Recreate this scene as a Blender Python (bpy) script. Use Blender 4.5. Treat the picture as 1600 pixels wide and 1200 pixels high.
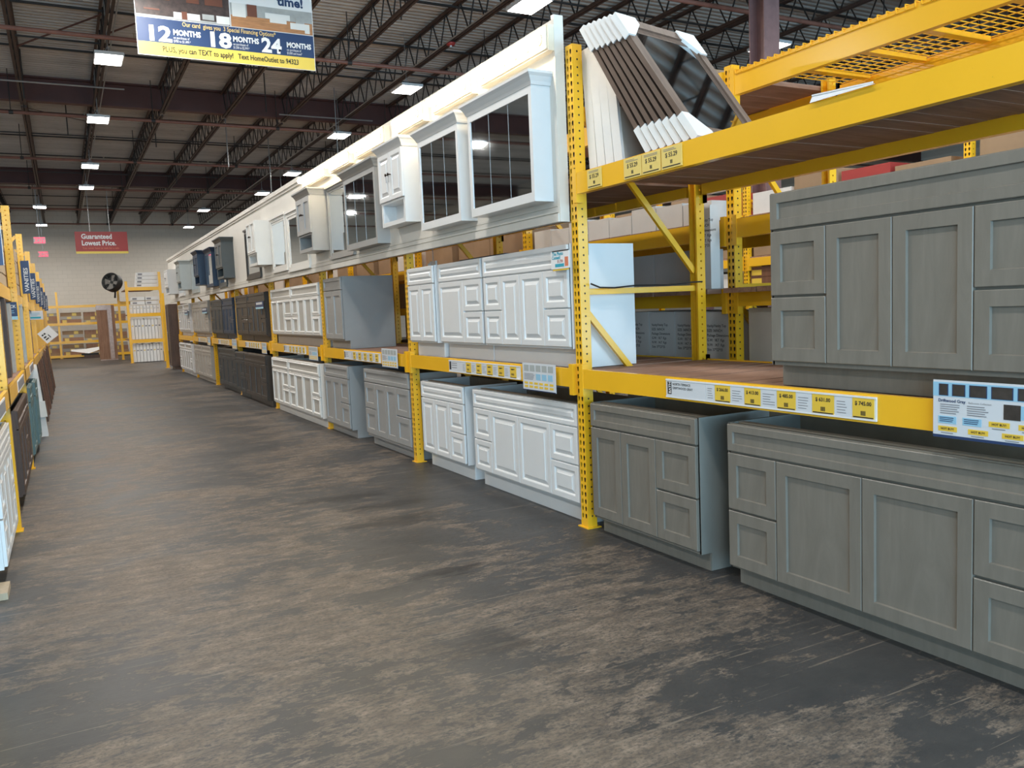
import bpy, math, random
from mathutils import Matrix, Vector, Euler

for _o in list(bpy.data.objects):
    bpy.data.objects.remove(_o, do_unlink=True)
SC = bpy.context.scene
COL = SC.collection
R = math.radians

# ------------------------------------------------------------------ camera
CAM_H = 1.546
F_PX, YAW, PITCH, ROLL = 1296.19, R(28.184), R(5.365), R(-2.434)
_f = Vector((math.sin(YAW) * math.cos(PITCH), math.cos(YAW) * math.cos(PITCH), -math.sin(PITCH)))
_r = Vector((math.cos(YAW), -math.sin(YAW), 0.0))
_u = _r.cross(_f)
_r2 = _r * math.cos(ROLL) + _u * math.sin(ROLL)
_u2 = -_r * math.sin(ROLL) + _u * math.cos(ROLL)
cam_data = bpy.data.cameras.new('camera')
cam = bpy.data.objects.new('camera', cam_data)
COL.objects.link(cam)
cam.matrix_world = Matrix(((_r2.x, _u2.x, -_f.x, 0.0), (_r2.y, _u2.y, -_f.y, 0.0),
                           (_r2.z, _u2.z, -_f.z, CAM_H), (0, 0, 0, 1)))
cam_data.sensor_width = 36.0
cam_data.lens = F_PX / 1600.0 * 36.0
cam_data.clip_start = 0.05
cam_data.clip_end = 300
SC.camera = cam

# ------------------------------------------------------------------ world, daylight, exposure
world = bpy.data.worlds.new('sky')
SC.world = world
world.use_nodes = True
_bg = world.node_tree.nodes['Background']
_bg.inputs[0].default_value = (0.50, 0.72, 1.0, 1)
_bg.inputs[1].default_value = 0.6
LAMP_W = 104.0          # every high bay lamp
DAY_W = 2600.0          # daylight through the open dock doors behind the camera
BULB_E = 170.0           # globe bulbs on the vanity light bars
def area_light(name, loc, rot, sx, sy, power, color):
    d = bpy.data.lights.new(name, 'AREA')
    d.shape = 'RECTANGLE'
    d.size, d.size_y, d.energy, d.color = sx, sy, power, color
    o = bpy.data.objects.new(name, d)
    o.location, o.rotation_euler = loc, rot
    COL.objects.link(o)
    return o
# the dock doors stand open in the wall behind the camera (X -7..13, Y -7)
area_light('dock_daylight', (3.0, -7.3, 2.3), (R(90), 0, 0), 19.6, 4.2, DAY_W, (0.47, 0.775, 1.0))
vs = SC.view_settings
vs.view_transform = 'Standard'
vs.look = 'None'
vs.exposure = 0.06
vs.gamma = 1.0
vs.use_curve_mapping = False
SC.cycles.use_denoising = True
SC.cycles.max_bounces = 7
SC.cycles.diffuse_bounces = 4
SC.cycles.glossy_bounces = 4
SC.cycles.sample_clamp_indirect = 6.0

# ------------------------------------------------------------------ materials
M = {}
def _nodes(name):
    m = bpy.data.materials.new(name)
    m.use_nodes = True
    nt = m.node_tree
    return m, nt, nt.nodes['Principled BSDF']
def _coord(nt, scale=(1, 1, 1), kind='Object', rot=(0, 0, 0)):
    tc = nt.nodes.new('ShaderNodeTexCoord')
    mp = nt.nodes.new('ShaderNodeMapping')
    mp.inputs['Scale'].default_value = scale
    mp.inputs['Rotation'].default_value = rot
    nt.links.new(tc.outputs[kind], mp.inputs['Vector'])
    return mp.outputs[0]
def _noise(nt, vec, scale, detail=4, rough=0.55, dist=0.0):
    n = nt.nodes.new('ShaderNodeTexNoise')
    n.inputs['Scale'].default_value = scale
    n.inputs['Detail'].default_value = detail
    n.inputs['Roughness'].default_value = rough
    n.inputs['Distortion'].default_value = dist
    nt.links.new(vec, n.inputs['Vector'])
    return n.outputs['Fac']
def _ramp(nt, fac, stops):
    r = nt.nodes.new('ShaderNodeValToRGB')
    el = r.color_ramp.elements
    while len(el) < len(stops):
        el.new(0.5)
    for e, (p, c) in zip(el, stops):
        e.position = p
        e.color = (c, c, c, 1) if isinstance(c, (int, float)) else (*c, 1)
    nt.links.new(fac, r.inputs[0])
    return r.outputs[0]
def _mix(nt, fac, a, b, mode='MIX'):
    n = nt.nodes.new('ShaderNodeMix')
    n.data_type = 'RGBA'
    n.blend_type = mode
    for sock, v in ((n.inputs[0], fac), (n.inputs[6], a), (n.inputs[7], b)):
        if isinstance(v, bpy.types.NodeSocket):
            nt.links.new(v, sock)
        elif isinstance(v, (int, float)):
            sock.default_value = v
        else:
            sock.default_value = (*v, 1)
    return n.outputs[2]
def _math(nt, op, a, b=0.0, clamp=False):
    n = nt.nodes.new('ShaderNodeMath')
    n.operation = op
    n.use_clamp = clamp
    for i, v in ((0, a), (1, b)):
        if isinstance(v, bpy.types.NodeSocket):
            nt.links.new(v, n.inputs[i])
        else:
            n.inputs[i].default_value = v
    return n.outputs[0]
def _bump(nt, b, height, strength, dist=0.01):
    n = nt.nodes.new('ShaderNodeBump')
    n.inputs['Strength'].default_value = strength
    n.inputs['Distance'].default_value = dist
    nt.links.new(height, n.inputs['Height'])
    nt.links.new(n.outputs[0], b.inputs['Normal'])
def srgb(r, g, b):
    f = lambda c: (c / 255) / 12.92 if c / 255 <= 0.04045 else ((c / 255 + 0.055) / 1.055) ** 2.4
    return (f(r), f(g), f(b))
def plain(name, col, rough=0.5, metal=0.0, var=0.06, scale=6.0, spec=0.5, stretch=(1, 1, 1)):
    m, nt, b = _nodes(name)
    fac = _noise(nt, _coord(nt, stretch), scale, 5, 0.6)
    lo = tuple(c * (1 - var) for c in col)
    hi = tuple(min(1, c * (1 + var)) for c in col)
    nt.links.new(_ramp(nt, fac, [(0.3, lo), (0.7, hi)]), b.inputs['Base Color'])
    b.inputs['Roughness'].default_value = rough
    b.inputs['Metallic'].default_value = metal
    b.inputs['Specular IOR Level'].default_value = spec
    M[name] = m
    return m
def wood(name, lo, hi, rough=0.5, scale=3.0, stretch=(9, 9, 0.7), detail=7, dist=1.2):
    m, nt, b = _nodes(name)
    v = _coord(nt, stretch)
    g = _noise(nt, v, scale, detail, 0.62, dist)
    big = _noise(nt, _coord(nt, (1.3, 1.3, 1.3)), 2.2, 3, 0.5)
    s = _math(nt, 'ADD', _math(nt, 'MULTIPLY', g, 0.7), _math(nt, 'MULTIPLY', big, 0.3))
    nt.links.new(_ramp(nt, s, [(0.33, lo), (0.66, hi)]), b.inputs['Base Color'])
    b.inputs['Roughness'].default_value = rough
    _bump(nt, b, g, 0.08, 0.004)
    M[name] = m
    return m
def emit(name, col, strength):
    m, nt, b = _nodes(name)
    b.inputs['Base Color'].default_value = (*col, 1)
    b.inputs['Emission Color'].default_value = (*col, 1)
    b.inputs['Emission Strength'].default_value = strength
    M[name] = m
    return m

# painted steel of the racks: safety yellow with rubbed, dirty places
def rack_yellow(name, col, dirt, rough):
    m, nt, b = _nodes(name)
    v = _coord(nt)
    big = _noise(nt, v, 1.7, 4, 0.6)
    fine = _noise(nt, v, 38, 5, 0.7)
    base = _mix(nt, _ramp(nt, big, [(0.35, 0.0), (0.75, 0.30)]), col, tuple(c * 0.80 for c in col))
    spots = _ramp(nt, fine, [(0.66, 0.0), (0.74, dirt)])
    nt.links.new(_mix(nt, spots, base, (0.06, 0.04, 0.02)), b.inputs['Base Color'])
    b.inputs['Roughness'].default_value = rough
    M[name] = m
rack_yellow('rack_yellow', (0.95, 0.510, 0.022), 0.5, 0.22)
rack_yellow('rack_yellow_worn', (0.92, 0.49, 0.024), 0.95, 0.42)
wood('mirror_brown', (0.100, 0.062, 0.044), (0.185, 0.120, 0.088), 0.7)
wood('driftwood', (0.174, 0.157, 0.131), (0.214, 0.194, 0.164), 0.40, 2.2, (5, 5, 0.9), 8, 2.2)
plain('driftwood_side', (0.225, 0.225, 0.205), 0.38, var=0.10, stretch=(1, 1, 0.3))
plain('white_paint', (0.74, 0.74, 0.735), 0.30, var=0.015)
plain('antique_white', (0.76, 0.74, 0.70), 0.35, var=0.02)
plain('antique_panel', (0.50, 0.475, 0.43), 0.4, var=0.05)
plain('shaker_grey', (0.330, 0.325, 0.315), 0.38, var=0.03)
wood('espresso', (0.034, 0.027, 0.021), (0.062, 0.050, 0.040), 0.40)
plain('charcoal', (0.040, 0.042, 0.042), 0.42, var=0.15)
plain('navy', (0.016, 0.034, 0.070), 0.42, var=0.10)
plain('greige', (0.42, 0.385, 0.34), 0.42, var=0.05)
plain('slate_grey', (0.085, 0.092, 0.090), 0.4, var=0.06)
plain('pale_grey', (0.42, 0.45, 0.44), 0.4, var=0.04)
wood('walnut', (0.050, 0.029, 0.021), (0.115, 0.066, 0.046), 0.5)
wood('oak_light', (0.25, 0.12, 0.065), (0.40, 0.22, 0.13), 0.5)
wood('red_oak', (0.115, 0.045, 0.022), (0.21, 0.085, 0.042), 0.5)
plain('teal', (0.105, 0.175, 0.180), 0.42, var=0.10)
wood('raw_birch', (0.40, 0.30, 0.20), (0.52, 0.41, 0.28), 0.6)
plain('interior', (0.30, 0.24, 0.18), 0.6, var=0.12)
wood('deck_plank', (0.22, 0.115, 0.075), (0.42, 0.25, 0.175), 0.72, 2.5, (0.7, 9, 9))
plain('display_board', (0.74, 0.71, 0.65), 0.5, var=0.04, scale=1.5)
plain('display_trim', (0.70, 0.67, 0.61), 0.45, var=0.04)
plain('light_plate', (0.78, 0.69, 0.54), 0.35, var=0.04)
plain('cardboard', (0.33, 0.215, 0.125), 0.8, var=0.10, scale=3)
plain('white_carton', (0.74, 0.71, 0.68), 0.72, var=0.05, scale=3)
plain('grey_carton', (0.52, 0.495, 0.475), 0.72, var=0.06, scale=3)
plain('white_card', (0.80, 0.79, 0.77), 0.6, var=0.03)
plain('paper_white', (0.66, 0.68, 0.71), 0.5, var=0.01)
plain('paper_blue', (0.30, 0.55, 0.72), 0.5, var=0.02)
plain('paper_sky', (0.40, 0.66, 0.78), 0.5, var=0.02)
plain('tag_yellow', (0.80, 0.53, 0.055), 0.55, var=0.02)
plain('tag_pale', (0.80, 0.60, 0.17), 0.55, var=0.02)
plain('ink', (0.022, 0.020, 0.020), 0.6, var=0.0)
plain('ink_grey', (0.22, 0.22, 0.24), 0.6, var=0.0)
plain('swatch_dark', (0.045, 0.037, 0.032), 0.5, var=0.35, scale=20)
plain('sign_navy', (0.020, 0.047, 0.130), 0.45, var=0.02)
plain('sign_yellow', (0.80, 0.60, 0.10), 0.5, var=0.02)
plain('sign_red', (0.36, 0.035, 0.030), 0.5, var=0.03)
plain('sign_white', (0.80, 0.80, 0.80), 0.5, var=0.0)
plain('sign_gold', (0.80, 0.58, 0.22), 0.5, var=0.0)
plain('sign_orange', (0.70, 0.20, 0.10), 0.5, var=0.0)
plain('sign_teal', (0.02, 0.36, 0.48), 0.5, var=0.0)
plain('photo_dark', (0.055, 0.035, 0.030), 0.5, var=0.5, scale=14)
plain('photo_floor', (0.42, 0.20, 0.085), 0.5, var=0.25, scale=6, stretch=(1, 1, 9))
plain('photo_wall', (0.38, 0.39, 0.38), 0.5, var=0.15)
plain('photo_white', (0.72, 0.72, 0.70), 0.5, var=0.03)
plain('photo_brown', (0.16, 0.055, 0.03), 0.5, var=0.1)
plain('steel_dark_and_shade', (0.030, 0.025, 0.023), 0.62, var=0.25)  # dark roof and hanger steel; also paints the shade inside rack posts
plain('joist_brown', (0.062, 0.036, 0.028), 0.6, var=0.25)
plain('girder_red', (0.095, 0.034, 0.028), 0.6, var=0.18, scale=1.5)
plain('pipe_rust', (0.25, 0.105, 0.075), 0.5, var=0.18)
plain('column_mauve', (0.24, 0.135, 0.13), 0.55, var=0.15)
plain('conduit', (0.36, 0.36, 0.36), 0.4, metal=0.6, var=0.05)
plain('fixture_white', (0.62, 0.62, 0.62), 0.4, var=0.02)
plain('black_plastic', (0.018, 0.018, 0.017), 0.45, var=0.1)
plain('bronze', (0.035, 0.025, 0.02), 0.35, metal=0.7, var=0.05)
plain('brass', (0.42, 0.37, 0.28), 0.3, metal=0.8, var=0.03)
plain('cable_black', (0.02, 0.02, 0.02), 0.5, var=0.0)
plain('plastic_wrap', (0.52, 0.38, 0.32), 0.18, var=0.2, scale=9)
emit('lamp_lens', (1.0, 0.985, 0.95), 14.0)
emit('bulb', (1.0, 0.80, 0.50), BULB_E)
emit('exit_glow', (1.0, 0.12, 0.20), 0.8)
def mirror_mat():
    m, nt, b = _nodes('mirror')
    b.inputs['Base Color'].default_value = (0.80, 0.83, 0.85, 1)
    b.inputs['Metallic'].default_value = 1.0
    fac = _noise(nt, _coord(nt), 3, 3)
    nt.links.new(_ramp(nt, fac, [(0.3, 0.015), (0.8, 0.05)]), b.inputs['Roughness'])
    M['mirror'] = m
    # new mirrors still under their milky protective film
    m, nt, b = _nodes('filmed_mirror')
    b.inputs['Base Color'].default_value = (0.42, 0.45, 0.47, 1)
    b.inputs['Metallic'].default_value = 1.0
    fac = _noise(nt, _coord(nt), 5, 5)
    nt.links.new(_ramp(nt, fac, [(0.3, 0.03), (0.8, 0.06)]), b.inputs['Roughness'])
    M['filmed_mirror'] = m
mirror_mat()

def floor_mat():
    m, nt, b = _nodes('worn_floor')
    tc = nt.nodes.new('ShaderNodeTexCoord')
    sep = nt.nodes.new('ShaderNodeSeparateXYZ')
    nt.links.new(tc.outputs['Object'], sep.inputs[0])
    n1 = _noise(nt, _coord(nt, (0.62, 1.0, 1.0)), 1.5, 14, 0.66, 0.5)
    n2 = _noise(nt, _coord(nt, (0.6, 1.3, 1), rot=(0, 0, R(10))), 8.0, 12, 0.74, 0.4)
    n3 = _noise(nt, _coord(nt, (0.6, 1.5, 1), rot=(0, 0, R(-14))), 34.0, 8, 0.75)
    big = _noise(nt, _coord(nt, (0.40, 0.25, 1)), 1.0, 3, 0.5)
    # foot traffic has worn the paint in the middle of the aisle, least along the racks
    ax = _math(nt, 'ABSOLUTE', _math(nt, 'SUBTRACT', sep.outputs[0], 0.85))
    lane = _ramp(nt, _math(nt, 'DIVIDE', ax, 3.2), [(0.10, 0.60), (0.45, 0.50), (0.72, 0.06)])
    wear = _math(nt, 'ADD', _math(nt, 'MULTIPLY', n1, 0.42), _math(nt, 'MULTIPLY', n2, 0.36))
    wear = _math(nt, 'ADD', wear, _math(nt, 'MULTIPLY', n3, 0.22))
    wear = _math(nt, 'ADD', wear, _math(nt, 'MULTIPLY', _math(nt, 'SUBTRACT', big, 0.5), 0.20))
    wear = _math(nt, 'ADD', wear, _math(nt, 'MULTIPLY', _math(nt, 'SUBTRACT', lane, 0.40), 0.09))
    mask = _ramp(nt, wear, [(0.492, 0.0), (0.508, 0.6), (0.56, 1.0)])
    speck = _ramp(nt, _noise(nt, _coord(nt, (0.7, 1.2, 1)), 62.0, 7, 0.75), [(0.40, 0.30), (0.52, 1.0)])
    mask = _math(nt, 'MULTIPLY', mask, speck)
    paint = _ramp(nt, _noise(nt, _coord(nt), 2.6, 8, 0.7), [(0.3, (0.037, 0.037, 0.038)), (0.7, (0.063, 0.060, 0.058))])
    tan = _ramp(nt, _noise(nt, _coord(nt, (0.6, 1.3, 1)), 9.0, 12, 0.78),
                [(0.32, (0.070, 0.057, 0.047)), (0.50, (0.165, 0.129, 0.099)), (0.68, (0.300, 0.235, 0.180))])
    c = _mix(nt, mask, paint, tan)
    # long drag scratches in three directions
    for rot, sc, lo, k in ((R(8), (0.10, 5.0, 1), 0.640, 0.8), (R(-38), (0.09, 5.0, 1), 0.648, 0.75), (R(62), (0.11, 5.0, 1), 0.655, 0.75), (R(-12), (0.3, 9.0, 1), 0.66, 0.7)):
        s = _noise(nt, _coord(nt, sc, rot=(0, 0, rot)), 4.6, 5, 0.60, 0.15)
        brk = _noise(nt, _coord(nt), 3.5, 6, 0.7)
        k2 = _math(nt, 'MULTIPLY', _ramp(nt, s, [(lo, 0.0), (lo + 0.008, k), (lo + 0.05, k)]), _ramp(nt, brk, [(0.42, 0.0), (0.55, 1.0)]))
        c = _mix(nt, k2, c, (0.20, 0.165, 0.13))
    # black scuffs left by pallet jack wheels
    dn = _noise(nt, _coord(nt, (0.5, 1.6, 1)), 3.2, 8, 0.75)
    for cx, cy, rx, ry, k in ((1.93, 6.75, 0.60, 0.16, 0.75), (2.02, 5.75, 0.52, 0.20, 0.7), (1.92, 4.40, 0.26, 0.13, 0.9), (2.2, 6.25, 0.55, 0.15, 0.6), (1.55, 3.35, 0.30, 0.2, 0.6)):
        dx = _math(nt, 'DIVIDE', _math(nt, 'SUBTRACT', sep.outputs[0], cx), rx)
        dy = _math(nt, 'DIVIDE', _math(nt, 'SUBTRACT', sep.outputs[1], cy), ry)
        d = _math(nt, 'ADD', _math(nt, 'MULTIPLY', dx, dx), _math(nt, 'MULTIPLY', dy, dy))
        d = _math(nt, 'ADD', d, _math(nt, 'MULTIPLY', _math(nt, 'SUBTRACT', dn, 0.5), 6.0))
        c = _mix(nt, _ramp(nt, d, [(0.1, k), (0.75, 0.0)]), c, (0.014, 0.014, 0.016))
    nt.links.new(c, b.inputs['Base Color'])
    nt.links.new(_ramp(nt, wear, [(0.45, 0.46), (0.58, 0.62)]), b.inputs['Roughness'])
    b.inputs['Specular IOR Level'].default_value = 0.4
    _bump(nt, b, wear, 0.10, 0.01)
    M['worn_floor'] = m
floor_mat()

def roof_mat():
    m, nt, b = _nodes('roof_deck')
    n = _noise(nt, _coord(nt, (0.25, 1.6, 1)), 1.4, 7, 0.65)
    n2 = _noise(nt, _coord(nt, (1.2, 7, 1)), 3.0, 6, 0.7)
    base = _ramp(nt, n, [(0.3, (0.40, 0.365, 0.33)), (0.7, (0.62, 0.575, 0.53))])
    rust = _ramp(nt, n2, [(0.60, 0.0), (0.70, 0.7)])
    nt.links.new(_mix(nt, rust, base, (0.24, 0.15, 0.115)), b.inputs['Base Color'])
    b.inputs['Roughness'].default_value = 0.6
    M['roof_deck'] = m
roof_mat()
def block_wall_mat():
    m, nt, b = _nodes('block_wall')
    br = nt.nodes.new('ShaderNodeTexBrick')
    nt.links.new(_coord(nt, (1, 1, 1), rot=(R(-90), 0, 0)), br.inputs['Vector'])
    br.inputs['Color1'].default_value = (0.86, 0.79, 0.69, 1)
    br.inputs['Color2'].default_value = (0.83, 0.765, 0.665, 1)
    br.inputs['Mortar'].default_value = (0.72, 0.66, 0.57, 1)
    br.inputs['Scale'].default_value = 1.0
    br.inputs['Brick Width'].default_value = 0.4
    br.inputs['Row Height'].default_value = 0.2
    br.inputs['Mortar Size'].default_value = 0.006
    nt.links.new(br.outputs[0], b.inputs['Base Color'])
    b.inputs['Roughness'].default_value = 0.8
    M['block_wall'] = m
block_wall_mat()
# ------------------------------------------------------------------ mesh helpers
class MB:
    def __init__(s):
        s.v, s.f, s.m = [], [], []
    def add(s, vs, fs, mi=0):
        k = len(s.v)
        s.v += [tuple(p) for p in vs]
        s.f += [tuple(i + k for i in q) for q in fs]
        s.m += [mi] * len(fs)
        return s
    def box(s, x0, y0, z0, x1, y1, z1, mi=0):
        return s.add([(x0, y0, z0), (x1, y0, z0), (x1, y1, z0), (x0, y1, z0), (x0, y0, z1), (x1, y0, z1), (x1, y1, z1), (x0, y1, z1)],
                     [(0, 3, 2, 1), (4, 5, 6, 7), (0, 1, 5, 4), (1, 2, 6, 5), (2, 3, 7, 6), (3, 0, 4, 7)], mi)
    def prism(s, prof, a, b, axis, mi=0):
        """profile (two coords, ccw) swept from a to b along axis 0/1/2"""
        def P(p, t):
            q = list(p)
            q.insert(axis, t)
            return q
        n = len(prof)
        vs = [P(p, a) for p in prof] + [P(p, b) for p in prof]
        fs = [(i, (i + 1) % n, n + (i + 1) % n, n + i) for i in range(n)]
        fs += [tuple(reversed(range(n))), tuple(range(n, 2 * n))]
        return s.add(vs, fs, mi)
    def bar(s, p, q, w, h=None, mi=0):
        """square bar from p to q"""
        h = h or w
        p, q = Vector(p), Vector(q)
        d = (q - p).normalized()
        a = d.cross(Vector((0, 0, 1)))
        if a.length < 1e-3:
            a = Vector((1, 0, 0))
        a.normalize()
        b = a.cross(d)
        vs = []
        for c in (p, q):
            for i, j in ((-1, -1), (1, -1), (1, 1), (-1, 1)):
                vs.append(c + a * (i * w / 2) + b * (j * h / 2))
        return s.add(vs, [(0, 1, 2, 3), (7, 6, 5, 4), (0, 4, 5, 1), (1, 5, 6, 2), (2, 6, 7, 3), (3, 7, 4, 0)], mi)
    def rod(s, p, q, r, n=8, mi=0, r2=None):
        p, q = Vector(p), Vector(q)
        r2 = r if r2 is None else r2
        d = (q - p).normalized()
        a = d.cross(Vector((0, 0, 1)))
        if a.length < 1e-3:
            a = Vector((1, 0, 0))
        a.normalize()
        b = d.cross(a)
        vs = []
        for c, rr in ((p, r), (q, r2)):
            for i in range(n):
                t = 2 * math.pi * i / n
                vs.append(c + a * (rr * math.cos(t)) + b * (rr * math.sin(t)))
        fs = [(i, (i + 1) % n, n + (i + 1) % n, n + i) for i in range(n)]
        fs += [tuple(reversed(range(n))), tuple(range(n, 2 * n))]
        return s.add(vs, fs, mi)
    def lathe(s, prof, n=14, o=(0, 0, 0), axis=2, mi=0):
        vs, fs = [], []
        for r, z in prof:
            for i in range(n):
                t = 2 * math.pi * i / n
                c = [r * math.cos(t), r * math.sin(t), z]
                if axis == 1:
                    c = [c[0], c[2], c[1]]
                elif axis == 0:
                    c = [c[2], c[0], c[1]]
                vs.append((c[0] + o[0], c[1] + o[1], c[2] + o[2]))
        for j in range(len(prof) - 1):
            for i in range(n):
                k = (i + 1) % n
                fs.append((j * n + i, j * n + k, (j + 1) * n + k, (j + 1) * n + i))
        return s.add(vs, fs, mi)
    def torus(s, R_, r, o, nu=28, nv=6, axis=1):
        vs, fs = [], []
        for i in range(nu):
            a = 2 * math.pi * i / nu
            for j in range(nv):
                b = 2 * math.pi * j / nv
                x, z, y = (R_ + r * math.cos(b)) * math.cos(a), (R_ + r * math.cos(b)) * math.sin(a), r * math.sin(b)
                vs.append((o[0] + x, o[1] + y, o[2] + z))
        for i in range(nu):
            for j in range(nv):
                fs.append((i * nv + j, ((i + 1) % nu) * nv + j, ((i + 1) % nu) * nv + (j + 1) % nv, i * nv + (j + 1) % nv))
        return s.add(vs, fs)
    def mesh(s, name, mats, smooth=False):
        me = bpy.data.meshes.new(name)
        me.from_pydata(s.v, [], s.f)
        for m in (mats if isinstance(mats, (list, tuple)) else [mats]):
            me.materials.append(M[m])
        if any(s.m):
            me.polygons.foreach_set('material_index', s.m)
        if smooth:
            me.polygons.foreach_set('use_smooth', [True] * len(s.f))
        me.validate()
        me.update()
        return me
    def build(s, name, mats, parent=None, loc=(0, 0, 0), rot=None, smooth=False):
        return put(name, s.mesh(name, mats, smooth), parent, loc, rot)
def put(name, me, parent=None, loc=(0, 0, 0), rot=None):
    o = bpy.data.objects.new(name, me)
    COL.objects.link(o)
    o.parent = parent
    o.location = loc
    if rot is not None:
        o.rotation_euler = rot
    return o
def tag(o, label, cat=None, group=None, kind=None):
    o['label'] = label
    if cat:
        o['category'] = cat
    if group:
        o['group'] = group
    if kind:
        o['kind'] = kind
    return o
def thing(name, label, cat, loc=(0, 0, 0), rz=0.0, group=None, rot=None):
    o = bpy.data.objects.new(name, None)
    COL.objects.link(o)
    o.empty_display_size = 0.1
    o.location = loc
    o.rotation_euler = rot if rot is not None else (0, 0, rz)
    return tag(o, label, cat, group)
def struct(o, label, group=None):
    return tag(o, label, None, group, 'structure')
FACE_AISLE_R = R(-90)     # local x runs towards the camera, local y into the right racks
FACE_AISLE_L = R(90)      # local x runs away from the camera, local y into the left racks
FLATROT = {'front': (R(90), 0, 0)}
def text(parent, s, size, x, y, z, mat, align='LEFT', bold=0.0, up=False, fit=None, name='lettering', space=1.0):
    """flat print as a mesh; faces local -y. fit: width the line is condensed or stretched to"""
    cu = bpy.data.curves.new(name, 'FONT')
    cu.body = s
    cu.size = size
    cu.align_x = align
    cu.offset = bold
    cu.resolution_u = 2
    cu.space_line = space
    o = bpy.data.objects.new(name, cu)
    me = bpy.data.meshes.new_from_object(o)
    me.name = name
    bpy.data.objects.remove(o)
    bpy.data.curves.remove(cu)
    me.materials.clear()
    me.materials.append(M[mat])
    o = put(name, me, parent, (x, y, z))
    if up:
        o.rotation_euler = Matrix(((0, -1, 0), (0, 0, -1), (1, 0, 0))).to_euler()
    else:
        o.rotation_euler = (R(90), 0, 0)
    if fit and len(me.vertices):
        xs = [v.co.x for v in me.vertices]
        o.scale = (fit / (max(xs) - min(xs)), 1, 1)
    return o
def lines(x0, x1, zs, y, h=0.004, mb=None, seed=0):
    """rows of fine print too small to read: thin dashes"""
    mb = mb or MB()
    rnd = random.Random(seed)
    for z in zs:
        xe = x0 + (x1 - x0) * rnd.uniform(0.6, 1.0)
        mb.add([(x0, y, z), (xe, y, z), (xe, y, z + h), (x0, y, z + h)], [(0, 1, 2, 3)])
    return mb
def card(x0, z0, x1, z1, y, mb=None, t=0.002):
    mb = mb or MB()
    return mb.box(x0, y, z0, x1, y + t, z1)
_cache = {}
def shared(key, fn):
    if key not in _cache:
        _cache[key] = fn()
    return _cache[key]

# ------------------------------------------------------------------ building shell
X0, X1, YB, YF, ZR = -13.0, 30.0, -7.0, 46.0, 7.0
struct(MB().box(X0, YB, -0.2, X1, YF, 0.0).build('floor', 'worn_floor'), 'dark worn concrete floor with tan bare patches and scratches')
def deck():
    mb = MB()
    pitch, dep = 0.16, 0.032
    prof = []
    y = YB
    while y < YF:
        prof += [(y, ZR), (y + 0.05, ZR), (y + 0.07, ZR + dep), (y + 0.14, ZR + dep)]
        y += pitch
    vs = [(X0, a, b) for a, b in prof] + [(X1, a, b) for a, b in prof]
    n = len(prof)
    mb.add(vs, [(i, i + n, i + n + 1, i + 1) for i in range(n - 1)])
    mb.box(X0, YB, ZR + 0.07, X1, YF, ZR + 0.2)
    return mb
struct(deck().build('ceiling', 'roof_deck'), 'ribbed grey metal roof deck with rust stains')
struct(MB().box(X0, YF, 0, X1, YF + 0.2, ZR + 0.2).build('wall_far', 'block_wall'), 'beige painted block wall at the far end of the aisle')
struct(MB().box(X0 - 0.2, YB, 0, X0, YF, ZR + 0.2).build('wall_left', 'block_wall'), 'beige side wall beyond the left racks')
struct(MB().box(X1, YB, 0, X1 + 0.2, YF, ZR + 0.2).build('wall_right', 'block_wall'), 'beige side wall beyond the right racks')
# wall behind the camera with the open dock doorway
wb = MB()
wb.box(X0, YB - 0.2, 0, -7.0, YB, ZR + 0.2).box(13.0, YB - 0.2, 0, X1, YB, ZR + 0.2).box(-7.0, YB - 0.2, 4.5, 13.0, YB, ZR + 0.2)
struct(wb.build('wall_back', 'block_wall'), 'wall behind the camera with the open dock doorway')

# roof steel: girders across the aisle, bar joists along it
GIRD = [9.2, 21.4, 33.6]
for i, y in enumerate(GIRD):
    g = MB()
    g.box(X0, y - 0.10, 6.46, X1, y + 0.10, 6.50).box(X0, y - 0.10, 6.96, X1, y + 0.10, 7.0).box(X0, y - 0.012, 6.50, X1, y + 0.012, 6.96)
    struct(g.build('roof_girder', 'girder_red'), ['dark red steel roof girder nearest the camera', 'dark red steel roof girder crossing behind the hanging banner', 'dark red steel roof girder nearest the far wall'][i], 'roof girders')
SPANS = [(YB, 9.2), (9.2, 21.4), (21.4, 33.6), (33.6, YF)]
def joist_mesh(L):
    def chords():
        mb = MB()
        for z in (6.37, 6.93):
            s = 1 if z < 6.6 else -1
            for e in (-1, 1):
                mb.box(e * 0.055 if e < 0 else 0.012, 0.12, z - 0.02, -0.012 if e < 0 else 0.055, L - 0.12, z + 0.02)
        return mb.mesh('joist_chords', 'joist_brown')
    def web():
        mb = MB()
        n = int(L / 0.62)
        st = (L - 0.3) / n
        for i in range(n):
            a, b = 0.15 + i * st, 0.15 + (i + 0.5) * st
            mb.bar((0, a, 6.94), (0, b, 6.36), 0.02)
            mb.bar((0, b, 6.36), (0, a + st, 6.94), 0.02)
        return mb.mesh('joist_web', 'steel_dark_and_shade')
    return shared(('jc', round(L, 2)), chords), shared(('jw', round(L, 2)), web)
jx = 1.04 - 1.4 * 3
joists = []
while jx < 27:
    for k, (a, b) in enumerate(SPANS):
        if k == 0 and jx < 5:
            pass
        mc, mw = joist_mesh(b - a)
        o = put('roof_joist', mc, None, (jx, a, 0))
        struct(o, 'dark open web steel roof joist running along the aisle', 'open web roof joists')
        put('web_bar', mw, o)
    jx += 1.4
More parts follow.
